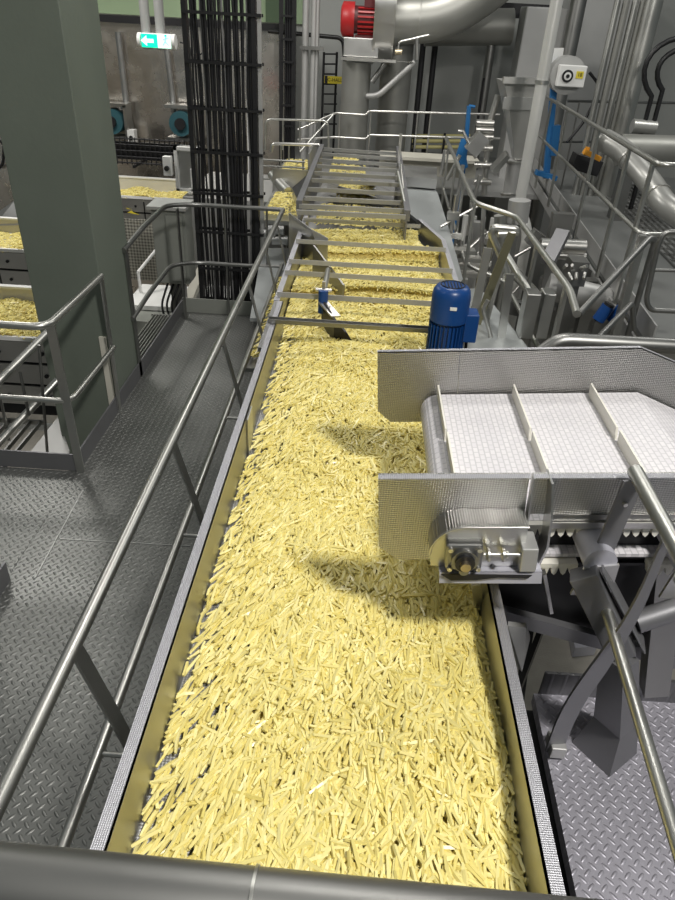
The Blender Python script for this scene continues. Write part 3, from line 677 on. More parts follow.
for v in (159, 165, 178): obj('rail_tube', MB().tube([P(252, v, y=8.6), P(305, v + 3, y=8.6)], .012, 8), 'tube', bk4)
for u in (256, 281, 303): obj('post', MB().tube([P(u, 159, y=8.6), P(u, 185, y=8.6)], .011, 8), 'tube', bk4)

# ================================================================== CABLE TOWER
TY = 6.85
ct = thing('cable_ladder', 'tall black vertical cable ladder at the far end of the left walkway', 'cable ladder', (-1.35, TY, -.6))
xl, xr_ = -1.63, -1.03
for x in (xl, xr_): obj('side_rail', MB().b2((x - .03, TY - .03, -.8), (x + .01, TY + .06, 5)), 'blackm', ct)
for k in range(14): 
    z = -.35 + k * .37; obj('rung', MB().b2((xl - .02, TY - .05, z), (xr_ + .06, TY - .035, z + .025)).b2((xl - .02, TY + .09, z), (xr_ + .06, TY + .105, z + .025)), 'blackm', ct)
obj('outer_pole', MB().b2((-1.008, TY - .02, -.8), (-.975, TY + .02, 5)), 'satin', ct)
for k in range(25):
    x = xl + .03 + k * .022 + rng.uniform(-.006, .006); r = rng.choice([.010, .013, .016]); yy = TY + .02 + rng.uniform(-.02, .03)
    pts = [(x + rng.uniform(-.012, .012), yy + rng.uniform(-.008, .008), -.7 + j * .55) for j in range(11)]
    single('cable', MB().tube(pts, float(r), 8), 'cable' if k % 9 != 4 else 'cablegrey', 'black cable running down the vertical cable ladder' if k % 9 != 4 else 'grey cable running down among the black ones on the cable ladder', 'cable', 'black cables on the vertical ladder' if k % 9 != 4 else 'grey cables on the vertical ladder')

# second tower in the back
ct2 = thing('rear_cable_ladder', 'distant dark cable ladder standing before the steel wall panels', 'cable ladder', P(298, 130, y=12.2))
for u in (281, 294): q = P(u, 20, y=12); obj('side_rail', MB().b2((q.x - .03, 12, 0), (q.x + .03, 12.08, 5)), 'blackm', ct2)
qa = P(282, 20, y=12).x; qb = P(294, 20, y=12).x
for k in range(12): obj('rung', MB().b2((qa, 11.97, .2 + k * .3), (qb, 12.0, .23 + k * .3)), 'blackm', ct2)
for k in range(4):
    x = qa + .05 + k * (qb - qa - .08) / 3.2; single('cable', MB().tube([(x, 12.05, 0), (x, 12.05, 5)], .018, 8), 'cable', 'black cable on the distant dark cable ladder', 'cable', 'cables on the distant ladder')
# vertical pale pipes
for i, (u, r) in enumerate(((306, .05), (314.5, .045), (318, .03))):
    q = P(u, 10, y=11.8); single('conduit_pipe', MB().tube([(q.x, 11.8, .52), (q.x, 11.8, 5)], r, 12), 'satin', ['left and thickest of three pale vertical pipes beside the distant ladder', 'middle one of three pale vertical pipes left of the wall ladder', 'right and thinnest of three pale vertical pipes left of the wall ladder'][i], 'pipe', 'three pale vertical pipes')
q = P(310, 50, y=11.7); single('pipe_clamp', MB().b2((q.x - .15, 11.70, q.z), (q.x + .2, 11.76, q.z + .05)), 'dark', 'dark clamp bar across the three pale vertical pipes', 'clamp')

# ================================================================== BACK LEFT: steel enclosure
en = thing('steel_enclosure', 'large wrinkled stainless enclosure along the back left below the green wall', 'enclosure', (-3.6, 12.8, -2.2))
obj('cladding', MB().b2((-7, 12.6, -2.2), (-2.55, 13.9, 2.42)), 'wrinkle', en)
obj('cladding', MB().b2((-2.5, 12.6, -2.2), (-1.42, 13.9, 2.42)), 'wrinkle', en)
obj('top_trim', MB().b2((-7, 12.52, 2.40), (-1.42, 12.6, 2.50)), 'blackm', en)
for u0, v0, u1, v1 in ((118, 32, 127, 110), (167, 50, 174, 112)):
    obj('corner_tube', MB().tube([P(u0, v0, y=12.5), P(u1, v1, y=12.5), P(u1 + 6, v1 + 25, y=12.5)], .05, 10), 'sheet', en)
for u, v in ((116, 120), (184, 122)):
    m_ = thing('teal_motor', 'teal motor in a square steel frame, %s' % ('next to the big column' if u < 150 else 'next to the cable tower'), 'motor', P(u, v, y=12.5), 'teal motors on the steel enclosure')
    c = P(u, v, y=12.4); obj('frame', MB().b2((c.x - .26, 12.2, c.z + .22), (c.x + .26, 12.5, c.z + .27)).b2((c.x + .2, 12.2, c.z - .25), (c.x + .25, 12.5, c.z + .25)).b2((c.x - .26, 12.2, c.z - .27), (c.x + .26, 12.5, c.z - .22)), 'steel', m_)
    obj('motor_body', MB().tube([c + V(0, -.25, 0), c + V(0, .1, 0)], .19, 20), 'teal', m_)
    obj('fan_cap', MB().tube([c + V(0, -.3, 0), c + V(0, -.25, 0)], .09, 16), 'blackm', m_)
q = P(133, 137, y=12.3); sw = thing('switch_box', 'small grey switch box hanging under a tube near the big column', 'switch box', q)
obj('case', MB().b2((q.x - .06, 12.2, q.z - .1), (q.x + .06, 12.35, q.z + .12)), 'white', sw); obj('knob', MB().tube([q + V(0, -.13, 0), q + V(0, -.09, 0)], .035, 12), 'black', sw)
# cable tray basket and lower panels
ty = 11.6
t0 = P(112, 147, y=ty); t1 = P(172, 148, y=ty); tb_ = thing('wire_basket_tray', 'black wire mesh cable basket running along the steel enclosure', 'cable tray', t0)
bm_ = MB()
for k in range(5): bm_.tube([(t0.x - .5, ty, t0.z - .22 + k * .09), (t1.x + .2, ty, t0.z - .22 + k * .09)], .012, 6)
for k in range(26): x = t0.x - .5 + k * .08; bm_.tube([(x, ty, t0.z - .25), (x, ty, t0.z + .16)], .010, 6)
obj('mesh', bm_, 'blackm', tb_); obj('bracket', MB().b2((t0.x + .3, ty, t0.z - .3), (t0.x + .34, 12.6, t0.z - .26)), 'blackm', tb_); obj('back_cables', MB().b2((t0.x - .5, ty + .05, t0.z - .18), (t1.x + .2, ty + .12, t0.z + .08)), 'cable', tb_)

# left conveyors with strips
def side_trough(name, label, x0, x1, y0, y1, z, dens, wallh=.13, hasfront=True):
    t = thing(name, label, 'conveyor', ((x0 + x1) / 2, (y0 + y1) / 2, z - .9))
    obj('back_wall', MB().b2((x0, y1, z - .1), (x1, y1 + .02, z + wallh)), 'cream', t)
    obj('back_lip', MB().b2((x0, y1 - .01, z + wallh), (x1, y1 + .05, z + wallh + .02)), 'white', t)
    obj('pan', MB().b2((x0, y0, z - .06), (x1, y1, z - .02)), 'cream', t)
    if hasfront:
        obj('front_lip', MB().b2((x0, y0 - .02, z - .02), (x1, y0 + .01, z + .015)), 'white', t)
        for r_ in range(3):
            z1 = z - .03 - r_ * .21; n = max(1, int((x1 - x0) / .62)); 
            for k in range(n):
                xa = x0 + k * (x1 - x0) / n; xb = x0 + (k + 1) * (x1 - x0) / n - .02
                pn = obj('front_panel', MB().b2((xa, y0 - .01, z1 - .185), (xb, y0 + .01, z1)), 'sheet', t)
                bolts(pn, [((q, y0 - .025, z1 - .1), (q, y0 - .01, z1 - .1)) for q in (xa + .12, xb - .12)], .018, 'blackm')
        obj('dark_backing', MB().b2((x0, y0 + .02, z - .75), (x1, y0 + .3, z - .08)), 'blackm', t)
    return t
def side_strips(label, x0, x1, y0, y1, z, dens):
    s0 = len(fries); scatter(x0, x1, y0, y1, dens, 2, lambda x, y: z + .03 * math.sin(9 * x + 3 * y), False); lst = fries[s0:]
    b = grid(x0, x1, y0, y1, 20, 10, lambda x, y: z - .006 + .03 * math.sin(9 * x + 3 * y)); o = merged(lst, 'potato_strip_heap', label, z, b); return o
yA0 = P(20, 338, z=.25).y; yA1 = P(20, 303, z=.25).y
side_trough('vibrating_conveyor', 'nearest vibrating conveyor of potato strips at left, half hidden by the column', -4.4, -2.5, yA0, yA1 + .02, .25, 1, .13)
side_strips('yellow potato strips on the nearest left conveyor behind the corner railing', -4.4, -2.5, yA0, yA1, .25, 2600)
yB0 = P(12, 250, z=.25).y; yB1 = P(12, 232, z=.25).y
side_trough('vibrating_conveyor', 'second vibrating conveyor of potato strips at left, just behind the nearest one', -5.6, -3.4, yB0, yB1 + .02, .25, 1, .14)
side_strips('yellow potato strips on the second left conveyor at the edge of the column', -5.6, -3.4, yB0, yB1, .25, 2300)
yC0 = P(150, 198, z=.2).y; yC1 = P(150, 190, z=.2).y
side_trough('vibrating_conveyor', 'distant vibrating conveyor of potato strips between the column and the cable tower', -4.6, -2.68, yC0, yC1 + .02, .2, 1, .16)
side_strips('yellow potato strips on the distant conveyor between column and cable tower', -4.6, -2.68, yC0, yC1, .2, 2300)
# swoosh mark on the distant conveyor
q = P(133, 213, y=yC0 - .02)
mk = MB().prism([q + V(-.09, 0, 0), q + V(-.02, 0, .035), q + V(.0, 0, .01), q + V(.10, 0, -.02), q + V(-.01, 0, -.01)], (0, .004, 0)).prism([q + V(-.10, 0, .07), q + V(-.02, 0, .05), q + V(-.08, 0, .055)], (0, .004, 0))
single('logo_plate', mk, 'yellow', 'small pale winged logo on the panel of the distant conveyor', 'logo')

# cabinets by the cable tower
cc = thing('control_cabinet', 'grey green control cabinet behind the end railing beside the cable tower', 'cabinet', (-2.05, 7.0, 0))
k0 = P(153, 206, y=7.1); k1 = P(194, 282, y=7.1)
obj('cabinet_body', MB().b2((k0.x, 7.0, k1.z), (k1.x - .02, 7.3, k0.z)), 'cabinet', cc, .01)
obj('cabinet_roof', MB().b2((k0.x - .03, 6.95, k0.z), (k1.x, 7.35, k0.z + .03)), 'satin', cc)
obj('cabinet_door', MB().b2((k0.x + .15, 6.98, k1.z + .04), (k1.x - .05, 7.0, k0.z - .05)), 'cabinet', cc)
obj('stand', MB().b2((k0.x + .12, 7.05, -.6), (k0.x + .26, 7.2, k1.z)), 'dark', cc)
for k in range(4): single('flexible_hose', MB().tube([(k0.x + .1 + k * .06, 7.05, k1.z), (k0.x + .02 + k * .05, 6.95, k1.z - .25), (k0.x + .1 + k * .07, 7.0, k1.z - .55)], .012, 8, bend=.1), 'black', 'black flexible hose dropping from the bottom of the grey green cabinet', 'hose', 'hoses under the grey green cabinet')
wf = thing('window_box', 'white framed box with dark glass above the grey green cabinet', 'box', P(186, 190, y=9))
k0 = P(174, 146, y=9); k1 = P(194, 191, y=9)
obj('frame', MB().b2((k0.x, 8.95, k0.z - .04), (k1.x + .1, 9.1, k0.z)).b2((k0.x, 8.95, k1.z), (k0.x + .04, 9.1, k0.z)).b2((k0.x, 8.95, k1.z), (k1.x + .1, 9.1, k1.z + .03)).b2((k1.x - .02, 8.95, k1.z), (k1.x + .02, 9.1, k0.z - .25)), 'white', wf)
obj('glass', MB().b2((k0.x, 9.02, k1.z), (k1.x + .1, 9.08, k0.z)), 'sheet', wf)
q = P(169, 165, y=9); sb_ = thing('isolator_switch', 'small pale isolator box with black knob left of the white framed box', 'switch box', q)
obj('case', MB().b2((q.x - .05, 8.9, q.z - .11), (q.x + .05, 9.0, q.z + .11)), 'white', sb_); obj('knob', MB().tube([q + V(0, -.14, -.02), q + V(0, -.09, -.02)], .03, 12), 'black', sb_)
# cream frame and white slab beside cabinet
single('pale_base_slab', MB().b2((-2.62, 7.2, -.25), (-2.05, 7.9, -.2)), 'white', 'white slab on top of the low cabinet beside the column', 'slab')
single('low_cabinet', MB().b2((-2.55, 6.9, -1.0), (-2.06, 7.9, -.26)), 'cabinet', 'low dark cabinet under the white slab beyond the column', 'cabinet', bevel=.008)
pg_ = P(150, 215, y=8.6)
pp_ = thing('perforated_guard', 'pale perforated guard panel beyond the column beneath the distant conveyor', 'guard', (-2.9, 8.6, -.4))
obj('panel', MB().b2((-3.5, 8.6, -.4), (-2.3, 8.62, .38)), 'perf', pp_)
single('slanting_rail', MB().tube([P(138, 272, y=7.6), P(156, 250, y=7.9)], .018, 8).tube([P(138, 272, y=7.6), P(142, 300, y=7.6)], .018, 8), 'white', 'short white slanting handrail in front of the perforated guard', 'railing')
# white chute frame below cabinet, right
single('cream_chute', MB().prism([P(182, 300, y=7.4), P(200, 262, y=8.2), P(206, 266, y=8.2), P(190, 305, y=7.4)], (0, 0, -.08)), 'cream', 'cream sloping chute behind the end railing at the cable tower foot', 'chute')
single('pale_floor_panel', MB().b2((-1.9, 7.1, -.35), (-1.2, 8.3, -.3)), 'satin', 'grey floor panel beneath the cable tower', 'panel')
# grating step
gs = MB()
for k in range(9): gs.b2((-2.06 + k * .03, 5.35, -.02), (-2.05 + k * .03, 6.45, .01))
gs.b2((-2.08, 5.33, -.02), (-1.80, 5.35, .01)).b2((-2.08, 6.45, -.02), (-1.80, 6.47, .01))
single('side_grating', gs, 'grate', 'narrow bar grating beside the far end of the left walkway', 'grating')

# lower stairs left behind guard rail
ls = railing('descending_stair_rail', 'double bronze-toned stair rails slanting down behind the corner railing', (-2.2, 3.9, 0))
for (u0, v0, u1, v1) in ((-8, 388, 50, 330), (-8, 450, 58, 380)):
    obj('stair_rail', MB().tube([P(u0, v0, y=3.95), P(u1, v1, y=4.4)], .028, 12), 'tube', ls)
for u, v0, v1 in ((39, 345, 460), (0, 395, 440), (20, 372, 415)):
    obj('baluster', MB().tube([P(u, v0, y=4.1), P(u + 9, v1, y=4.1)], .011, 8), 'dark', ls)
single('angled_base_plate', MB().prism([P(58, 418, z=-.3), P(70, 452, z=-.3), P(64, 465, z=-.3), P(22, 464, z=-.3)], (0, 0, .01)), 'satin', 'brownish steel base plate with bolts behind the corner toe board', 'plate')
gs = MB()
for k in range(16): gs.b2((-4.0 + k * .09, 3.9, -.42), (-3.985 + k * .09, 4.9, -.38))
gs.b2((-4.0, 3.9, -.42), (-2.6, 3.92, -.38)).b2((-4.0, 4.88, -.42), (-2.6, 4.9, -.38))
single('stair_grating', gs, 'grate', 'bar grating landing under the descending stair rails', 'grating')
br_ = MB().b2((-4.6, 5.0, -.55), (-2.4, 5.05, -.50)).b2((-4.6, 5.0, -1.1), (-2.4, 5.05, -1.05))
single('white_crossbars', br_, 'white', 'two white bars below the nearest left conveyor', 'bar')
# EXIT sign
ec = P(157, 41, y=10.2)
ex = thing('exit_sign', 'green and white illuminated exit sign hanging from two pipes', 'exit sign', ec)
obj('sign_body', MB().b2((ec.x - .22, 10.16, ec.z - .085), (ec.x + .22, 10.26, ec.z + .085)), 'white', ex, .02)
obj('green_panel', MB().b2((ec.x - .19, 10.15, ec.z - .075), (ec.x + .02, 10.16, ec.z + .075)), 'exitg', ex)
obj('white_panel', MB().b2((ec.x + .02, 10.15, ec.z - .075), (ec.x + .19, 10.16, ec.z + .075)), 'exitw', ex)
Z = ec.z; X = ec.x - .11
obj('arrow', MB().prism([(X - .09, 10.148, Z), (X - .01, 10.148, Z + .06), (X - .01, 10.148, Z + .022), (X + .08, 10.148, Z + .022), (X + .08, 10.148, Z - .022), (X - .01, 10.148, Z - .022), (X - .01, 10.148, Z - .06)], (0, -.003, 0)), 'exitw', ex)
X = ec.x + .13; mn = MB().tube([(X, 10.147, Z + .055), (X + .001, 10.147, Z + .075)], .014, 8).bar((X, 10.147, Z + .05), (X - .01, 10.147, Z), .02, .004).bar((X - .01, 10.147, Z), (X + .035, 10.147, Z - .04), .014, .004).bar((X - .01, 10.147, Z), (X - .045, 10.147, Z - .045), .014, .004).bar((X - .04, 10.147, Z + .02), (X + .04, 10.147, Z + .045), .012, .004)
obj('running_figure', mn, 'exitg', ex)
for x in (ec.x - .225, ec.x + .225): obj('end_cap', MB().tube([(x - .02, 10.21, Z), (x + .02, 10.21, Z)], .088, 16), 'white', ex)
for i, dx in enumerate((-.13, .06)): single('hanger_pipe', MB().tube([(ec.x + dx - .03, 10.3, ec.z - .1), (ec.x + dx - .03, 10.3, 5)], .062, 14), 'satin', ['left one of the two pipes the exit sign hangs from', 'right one of the two pipes the exit sign hangs from'][i], 'pipe', 'pipes above the exit sign')
single('sign_cable', MB().tube([(ec.x + .3, 10.2, Z), (ec.x + .42, 10.2, Z - .02), (ec.x + .45, 10.2, Z - .2), (ec.x + .6, 10.2, Z - .1)], .01, 6, bend=.1), 'black', 'thin black cable looping from the exit sign to the cable tower', 'cable')
# far left edge bits
pe = P(5, 140, y=9); ep = thing('far_left_panel', 'steel wall panel with black cable loop at the far left edge', 'panel', pe)
obj('panel', MB().b2((-6.6, 9.5, -.6), (-4.35, 9.6, 2.4)), 'wrinkle', ep)
obj('cable_loop', MB().tube([P(0, 140, y=9.4), P(4, 145, y=9.4), P(3, 165, y=9.4), P(-4, 170, y=9.4)], .02, 8, bend=.1), 'black', ep)
single('left_hood', MB().prism([P(-6, 215, y=8.4), P(15, 200, y=8.4), P(22, 225, y=8.2), P(-6, 226, y=8.2)], (0, .3, 0)), 'sheet', 'sloping stainless hood at the left edge above the second conveyor', 'hood')

# steel wall panel glare area behind cable tower: small red beacon
q = P(252, 92, y=11.5); bn = thing('beacon_post', 'pale slim machine post with a small red beacon on top', 'beacon', (q.x, 11.5, 0))
obj('post', MB().b2((q.x - .08, 11.45, 0), (q.x + .08, 11.6, q.z - .08)), 'white', bn); obj('red_lens', MB().tube([(q.x, 11.5, q.z - .08), (q.x, 11.5, q.z + .06)], .05, 12), 'redl', bn)
struct('trim_9', MB().b2((P(258, 10, y=13).x, 13.9, 2.5), (P(280, 10, y=13).x, 13.93, 5)), 'greend')
single('ledge_conduit', MB().tube([P(268, 31, y=12.1), P(343, 38, y=12.1), P(346, 75, y=12.1)], .03, 8, bend=.1), 'black', 'black conduit running along the wall to the fan platform', 'conduit')
# wall ladder & sign
la_ = thing('wall_ladder', 'dark caged rung ladder on the back wall left of the fan', 'ladder', P(330, 130, y=13))
for u in (324, 337): a = P(u, 52, y=13); obj('stile', MB().tube([(a.x, 13, 0), a], .02, 8), 'blackm', la_)
for k in range(8): a = P(324, 54 + k * 10, y=13); b = P(337, 54 + k * 10, y=13); obj('rung', MB().tube([a, b], .015, 6), 'blackm', la_)
q = P(335, 80, y=12.9); sg = thing('yellow_sign', 'small yellow sign with black lettering on the wall ladder', 'sign', q)
obj('panel', MB().box(q, (.36, .01, .11)), 'yellow', sg); obj('end_bar', MB().box(q + V(-.15, -.006, 0), (.05, .004, .11)).box(q + V(.15, -.006, 0), (.05, .004, .11)), 'blackm', sg)
obj('lettering', place(text_mb('C-HALL', .075), q + V(0, -.008, 0), RFACE), 'blackm', sg)

# ================================================================== FAN AND DUCTS
FY = 11.6
fan = thing('extractor_fan', 'large steel extractor fan with a red motor on a high platform', 'fan', P(370, 60, y=FY))
c = P(386, 8, y=FY)
obj('fan_housing', MB().tube([c + V(-.13, 0, .06), c + V(.11, 0, .06)], .74, 40), 'sheet', fan)
obj('housing_rim', MB().tube([c + V(.10, 0, .06), c + V(.13, 0, .06)], .77, 40).tube([c + V(-.16, 0, .06), c + V(-.13, 0, .06)], .77, 40), 'steel', fan)
m0 = P(363, 20, y=FY - .3)
obj('motor_body', MB().tube([m0 + V(-.12, 0, 0), m0 + V(.28, 0, 0)], .17, 22), 'darkred', fan)
obj('motor_fins', MB().b2((m0.x - .1, m0.y - .1, m0.z - .23), (m0.x + .26, m0.y + .1, m0.z - .18)), 'darkred', fan)
obj('fan_cover', lathe(0, 0, [(0, .2), (.02, .26), (.18, .26)]).__class__().tube([m0 + V(-.31, 0, 0), m0 + V(-.28, 0, 0), m0 + V(-.12, 0, 0)], [.15, .215, .215], 22), 'red', fan)
for k in range(9): t = -.3 + k * .32; obj('cooling_fin', MB().box(m0 + V(.08, .185 * math.cos(t + 2.6), .185 * math.sin(t + 2.6)), (.30, .02, .02), Matrix.Rotation(t + 2.6, 3, 'X')), 'red', fan)
obj('terminal_box', MB().box(m0 + V(.1, -.05, .25), (.18, .18, .2)), 'darkred', fan)
k0 = P(344, 37, y=FY - .5); k1 = P(378, 58, y=FY - .5)
obj('motor_plinth', MB().b2((k0.x, FY - .5, k1.z), (k1.x, FY + .3, k0.z)), 'sheet', fan, .01)
k0 = P(341, 57, y=FY - .6); k1 = P(414, 64, y=FY - .6)
obj('support_beam', MB().b2((k0.x, FY - .6, k1.z), (P(396, 60, y=FY - .6).x, FY - .5, k0.z)).b2((P(396, 60, y=FY).x, FY - .55, k1.z + .02), (k1.x, FY - .5, k0.z - .02)), 'bright', fan)
obj('brace', MB().tube([P(415, 62, y=FY - .5), P(378, 96, y=FY - .5), P(366, 96, y=FY - .4)], .04, 10, bend=.1), 'satin', fan)
obj('brace', MB().tube([P(385, 64, y=FY - .4), P(372, 82, y=FY - .4)], .04, 10), 'dark', fan)
obj('lift_arm', MB().tube([P(398, 52, y=FY - .6), P(399, 42, y=FY - .6), P(429, 35, y=FY - .6)], .015, 8, bend=.03).tube([P(417, 38, y=FY - .6), P(417, 60, y=FY - .6)], .025, 8), 'bright', fan)
obj('grease_cup', MB().tube([P(395, 52, y=FY - .7), P(402, 52, y=FY - .7)], .035, 10), 'brass', fan)
du = thing('round_duct', 'fat shiny round duct curving up to the right from the fan', 'duct', P(430, 20, y=FY))
rd = .31
dpts = fillet([P(390, 20, y=FY), P(440, 18, y=FY), P(480, -6, y=FY), P(520, -40, y=FY)], .8, 8)
obj('duct_shell', MB().tube(dpts, rd, 32), 'ductl', du)
sm = MB()
for u in (396, 418): c = P(u, 20, y=FY); sm.tube([c, c + V(.025, 0, 0)], rd + .015, 32)
obj('joint_band', sm, 'ductl', du)
single('rear_round_duct', MB().tube([P(425, 28, y=12.6), P(512, 27, y=12.6)], .25, 28), 'duct', 'dull horizontal round duct behind the shiny curved duct', 'duct')
def vcyl(u, v0, v1, y, rpx, mat, name, label, cat, seg=24, zb=.52):
    a = P(u, v0, y=y); b = P(u, v1, y=y); b.x = a.x
    d = abs((P(u + 1, v0, y=y) - P(u, v0, y=y)).x); return single(name, MB().tube([a, V(a.x, a.y, zb)], d * rpx, seg), mat, label, cat)
vcyl(357, 62, 200, 11.3, 14.5, 'duct', 'vertical_duct', 'pale grey vertical duct under the red motor', 'duct')
vcyl(398.5, 40, 210, 11.9, 16, 'duct', 'vertical_duct', 'dark grey vertical duct right of the pale one below the fan', 'duct')
vcyl(424, 36, 200, 12.8, 3, 'blackm', 'vertical_pipe', 'thin black vertical pipe left in the pair right of the dark duct', 'pipe', 10)
vcyl(436, 38, 200, 12.8, 3, 'blackm', 'vertical_pipe', 'thin black vertical pipe right in the pair right of the dark duct', 'pipe', 10)
vcyl(492, 40, 200, 12.6, 4.5, 'dark', 'vertical_pipe', 'dark vertical pipe just left of the hopper', 'pipe', 12)
vcyl(484, 78, 200, 12.4, 1.2, 'blackm', 'vertical_pipe', 'very thin black rod left of the hopper', 'rod', 8)
single('dark_upper_beam', MB().b2((P(425, 12, y=13).x, 12.9, 2.75), (P(560, 12, y=13).x, 13.2, 2.95)), 'blackm', 'dark beam high on the back wall behind the ducts', 'beam')
yp = thing('yellow_pipe_rack', 'low rack of pale yellow pipes at the back behind the rear railing', 'pipe rack', P(440, 140, y=12.5))
for v in (136, 141, 147): obj('pipe', MB().tube([P(412, v, y=12.5), P(470, v, y=12.5)], .03, 8), 'yl', yp)
for u in (415, 445, 468): obj('rack_post', MB().tube([P(u, 133, y=12.45), V(P(u, 133, y=12.45).x, 12.45, .52)], .02, 8), 'blackm', yp)
obj('dark_base', MB().b2((P(410, 148, y=12.7).x, 12.6, .52), (P(475, 148, y=12.7).x, 12.8, .72)), 'blackm', yp)
single('rear_platform', MB().b2((-1.38, 10.8, .45), (3.2, 14, .52)), 'satin', 'grey platform floor under the rear ducts', 'platform')

# blue stand
def slim(name, label, cat, pts, w, mat, y): return single(name, MB().bar(P(*pts[0], y=y), P(*pts[1], y=y), w, w), mat, label, cat)
bs_ = thing('blue_hose_reel_post', 'slim bright blue post with hose behind the deck railing', 'post', P(464, 165, y=10))
q = P(464, 165, y=10); obj('post', MB().bar(P(469, 106, y=10), q, .07, .05).bar(q, (q.x, 10, -2.2), .05, .05), 'bluel', bs_); obj('hose_bundle', MB().tube([P(466, 140, y=9.9), P(461, 155, y=9.9), P(463, 168, y=9.9)], .07, 10), 'bluel', bs_)
obj('hook', MB().tube([P(469, 106, y=10), P(475, 107, y=10)], .02, 8), 'bluel', bs_)

# hopper
HYp = 8.2
hp = thing('steel_hopper', 'tall stainless hopper tapering down to a short pipe', 'hopper', P(515, 190, y=HYp))
A = [P(503, 80, y=HYp), P(546, 82, y=HYp), P(541, 104, y=HYp), P(505, 104, y=HYp)]
w_ = A[1].x - A[0].x
def hop(u0, u1, v, y, dy): a = P(u0 + 6, v, y=y); b = P(u1 + 3, v, y=y); return [a, b, b + V(0, dy, 0), a + V(0, dy, 0)]
lv = [hop(498, 547, 82, HYp, .55), hop(503, 541, 104, HYp, .55), hop(509, 520, 160, HYp + .05, .2)]
mb = MB(); vs = [q for L_ in lv for q in L_]; mb.add(vs, [(4 * i + k, 4 * i + (k + 1) % 4, 4 * i + 4 + (k + 1) % 4, 4 * i + 4 + k) for i in range(2) for k in range(4)] + [(0, 1, 2, 3), (8, 9, 10, 11)])
obj('hopper_body', mb, 'pipe', hp)
obj('top_rim', MB().bar(P(503, 80, y=HYp - .03), P(541, 81, y=HYp - .03), .08, .06), 'bright', hp)
obj('reinforcing_band', MB().bar(P(503, 103, y=HYp - .01), P(540, 104, y=HYp - .01), .02, .12), 'steel', hp)
obj('outlet_pipe', MB().tube([P(515, 160, y=HYp + .1), P(510, 195, y=HYp + .1)], .085, 18), 'satin', hp)
obj('outlet_clamp', MB().tube([P(515, 160, y=HYp + .1), P(514.8, 162, y=HYp + .1)], .11, 18).tube([P(510, 192, y=HYp + .1), P(510, 194, y=HYp + .1)], .105, 18), 'bright', hp)
obj('side_flap', MB().prism([P(491, 172, y=HYp - .1), P(507, 155, y=HYp - .1), P(510, 158, y=HYp - .1), P(495, 176, y=HYp - .1)], (.0, .15, .03)), 'steel', hp)
# long vertical pipe
vp = thing('long_vertical_pipe', 'bright long vertical pipe crossing in front of the blue post at right', 'pipe', P(525, 205, y=7.2))
a = P(557, 0, y=7.2); b = P(523, 205, y=7.2)
obj('pipe', MB().tube([(a.x, 7.2, 5), (a.x, 7.2, b.z), (a.x + .12, 7.1, b.z - .25), (a.x + .12, 7.1, -2.2)], .055, 16, bend=.12), 'pipe2', vp)
obj('coupling', MB().tube([(a.x, 7.2, P(543, 80, y=7.2).z), (a.x, 7.2, P(543, 80, y=7.2).z - .03)], .064, 16), 'bright', vp)

# blue stand + control panel on raised walkway
y8 = 10.2
bp_ = thing('blue_stand', 'bright blue equipment stand with a foot at the start of the raised walkway', 'stand', P(543, 180, y=y8))
obj('column', MB().bar(P(556, 62, y=y8), P(546, 178, y=y8), .07, .08), 'bluel', bp_)
obj('foot', MB().bar(P(536, 172, y=y8 - .1), P(556, 178, y=y8 - .1), .14, .06), 'bluel', bp_)
obj('side_unit', MB().bar(P(556, 125, y=y8), P(553, 155, y=y8), .12, .1), 'bluel', bp_)
cp = thing('control_box', 'pale control box with a round dial and yellow label on the blue stand', 'control box', P(570, 85, y=9.9))
c = P(571, 76, y=9.9)
obj('case', MB().box(c, (.34, .12, .24)), 'white', cp, .01)
obj('dial', MB().tube([c + V(-.06, -.075, 0), c + V(-.06, -.06, 0)], .07, 24), 'black', cp); obj('dial_face', MB().tube([c + V(-.06, -.08, 0), c + V(-.06, -.075, 0)], .045, 24), 'white', cp)
obj('dial_knob', MB().tube([c + V(-.06, -.09, 0), c + V(-.06, -.08, 0)], .022, 16), 'black', cp)
obj('yellow_label', MB().box(c + V(.09, -.063, .02), (.09, .006, .08)), 'yellow', cp); obj('lettering', place(text_mb('18', .06), c + V(.09, -.068, .02), RFACE), 'blackm', cp)
obj('back_drum', MB().tube([c + V(-.02, .08, 0), c + V(-.02, .3, 0)], .22, 24), 'satin', cp)
single('pale_wall_strip', MB().bar(P(558, 48, y=10.3), P(554, 78, y=10.3), .14, .05, (0, 1, 0)), 'white', 'slim pale vertical panel behind the control box', 'panel')
single('black_air_hose', MB().tube([c + V(.22, 0, .05), c + V(.4, 0, -.1), c + V(.3, 0, -.5), c + V(.1, -.1, -.75)], .018, 8, bend=.2), 'black', 'black hose looping from the control box down to the walkway railing', 'hose')
# big boxes behind
for u0, u1, v0, v1, y, mat, nm, lb_ in ((527, 579, 6, 82, 12.0, 'satin', 'tall_cabinet', 'tall pale steel housing behind the hopper and blue stand'), (583, 655, -10, 150, 13.2, 'satin', 'wall_housing', 'large grey flat housing behind the vertical pipes at right')):
    a = P(u0, v0, y=y); b = P(u1, v1, y=y); single(nm, MB().b2((a.x, y, -2.2), (P(u1, v0, y=y).x, y + .5, a.z)), mat, lb_, 'housing', bevel=.02)
vcyl(583, -20, 130, 11.8, 8, 'dark', 'vertical_duct', 'dark vertical duct between the tall housing and the pipe bundle', 'duct', zb=-2.2)
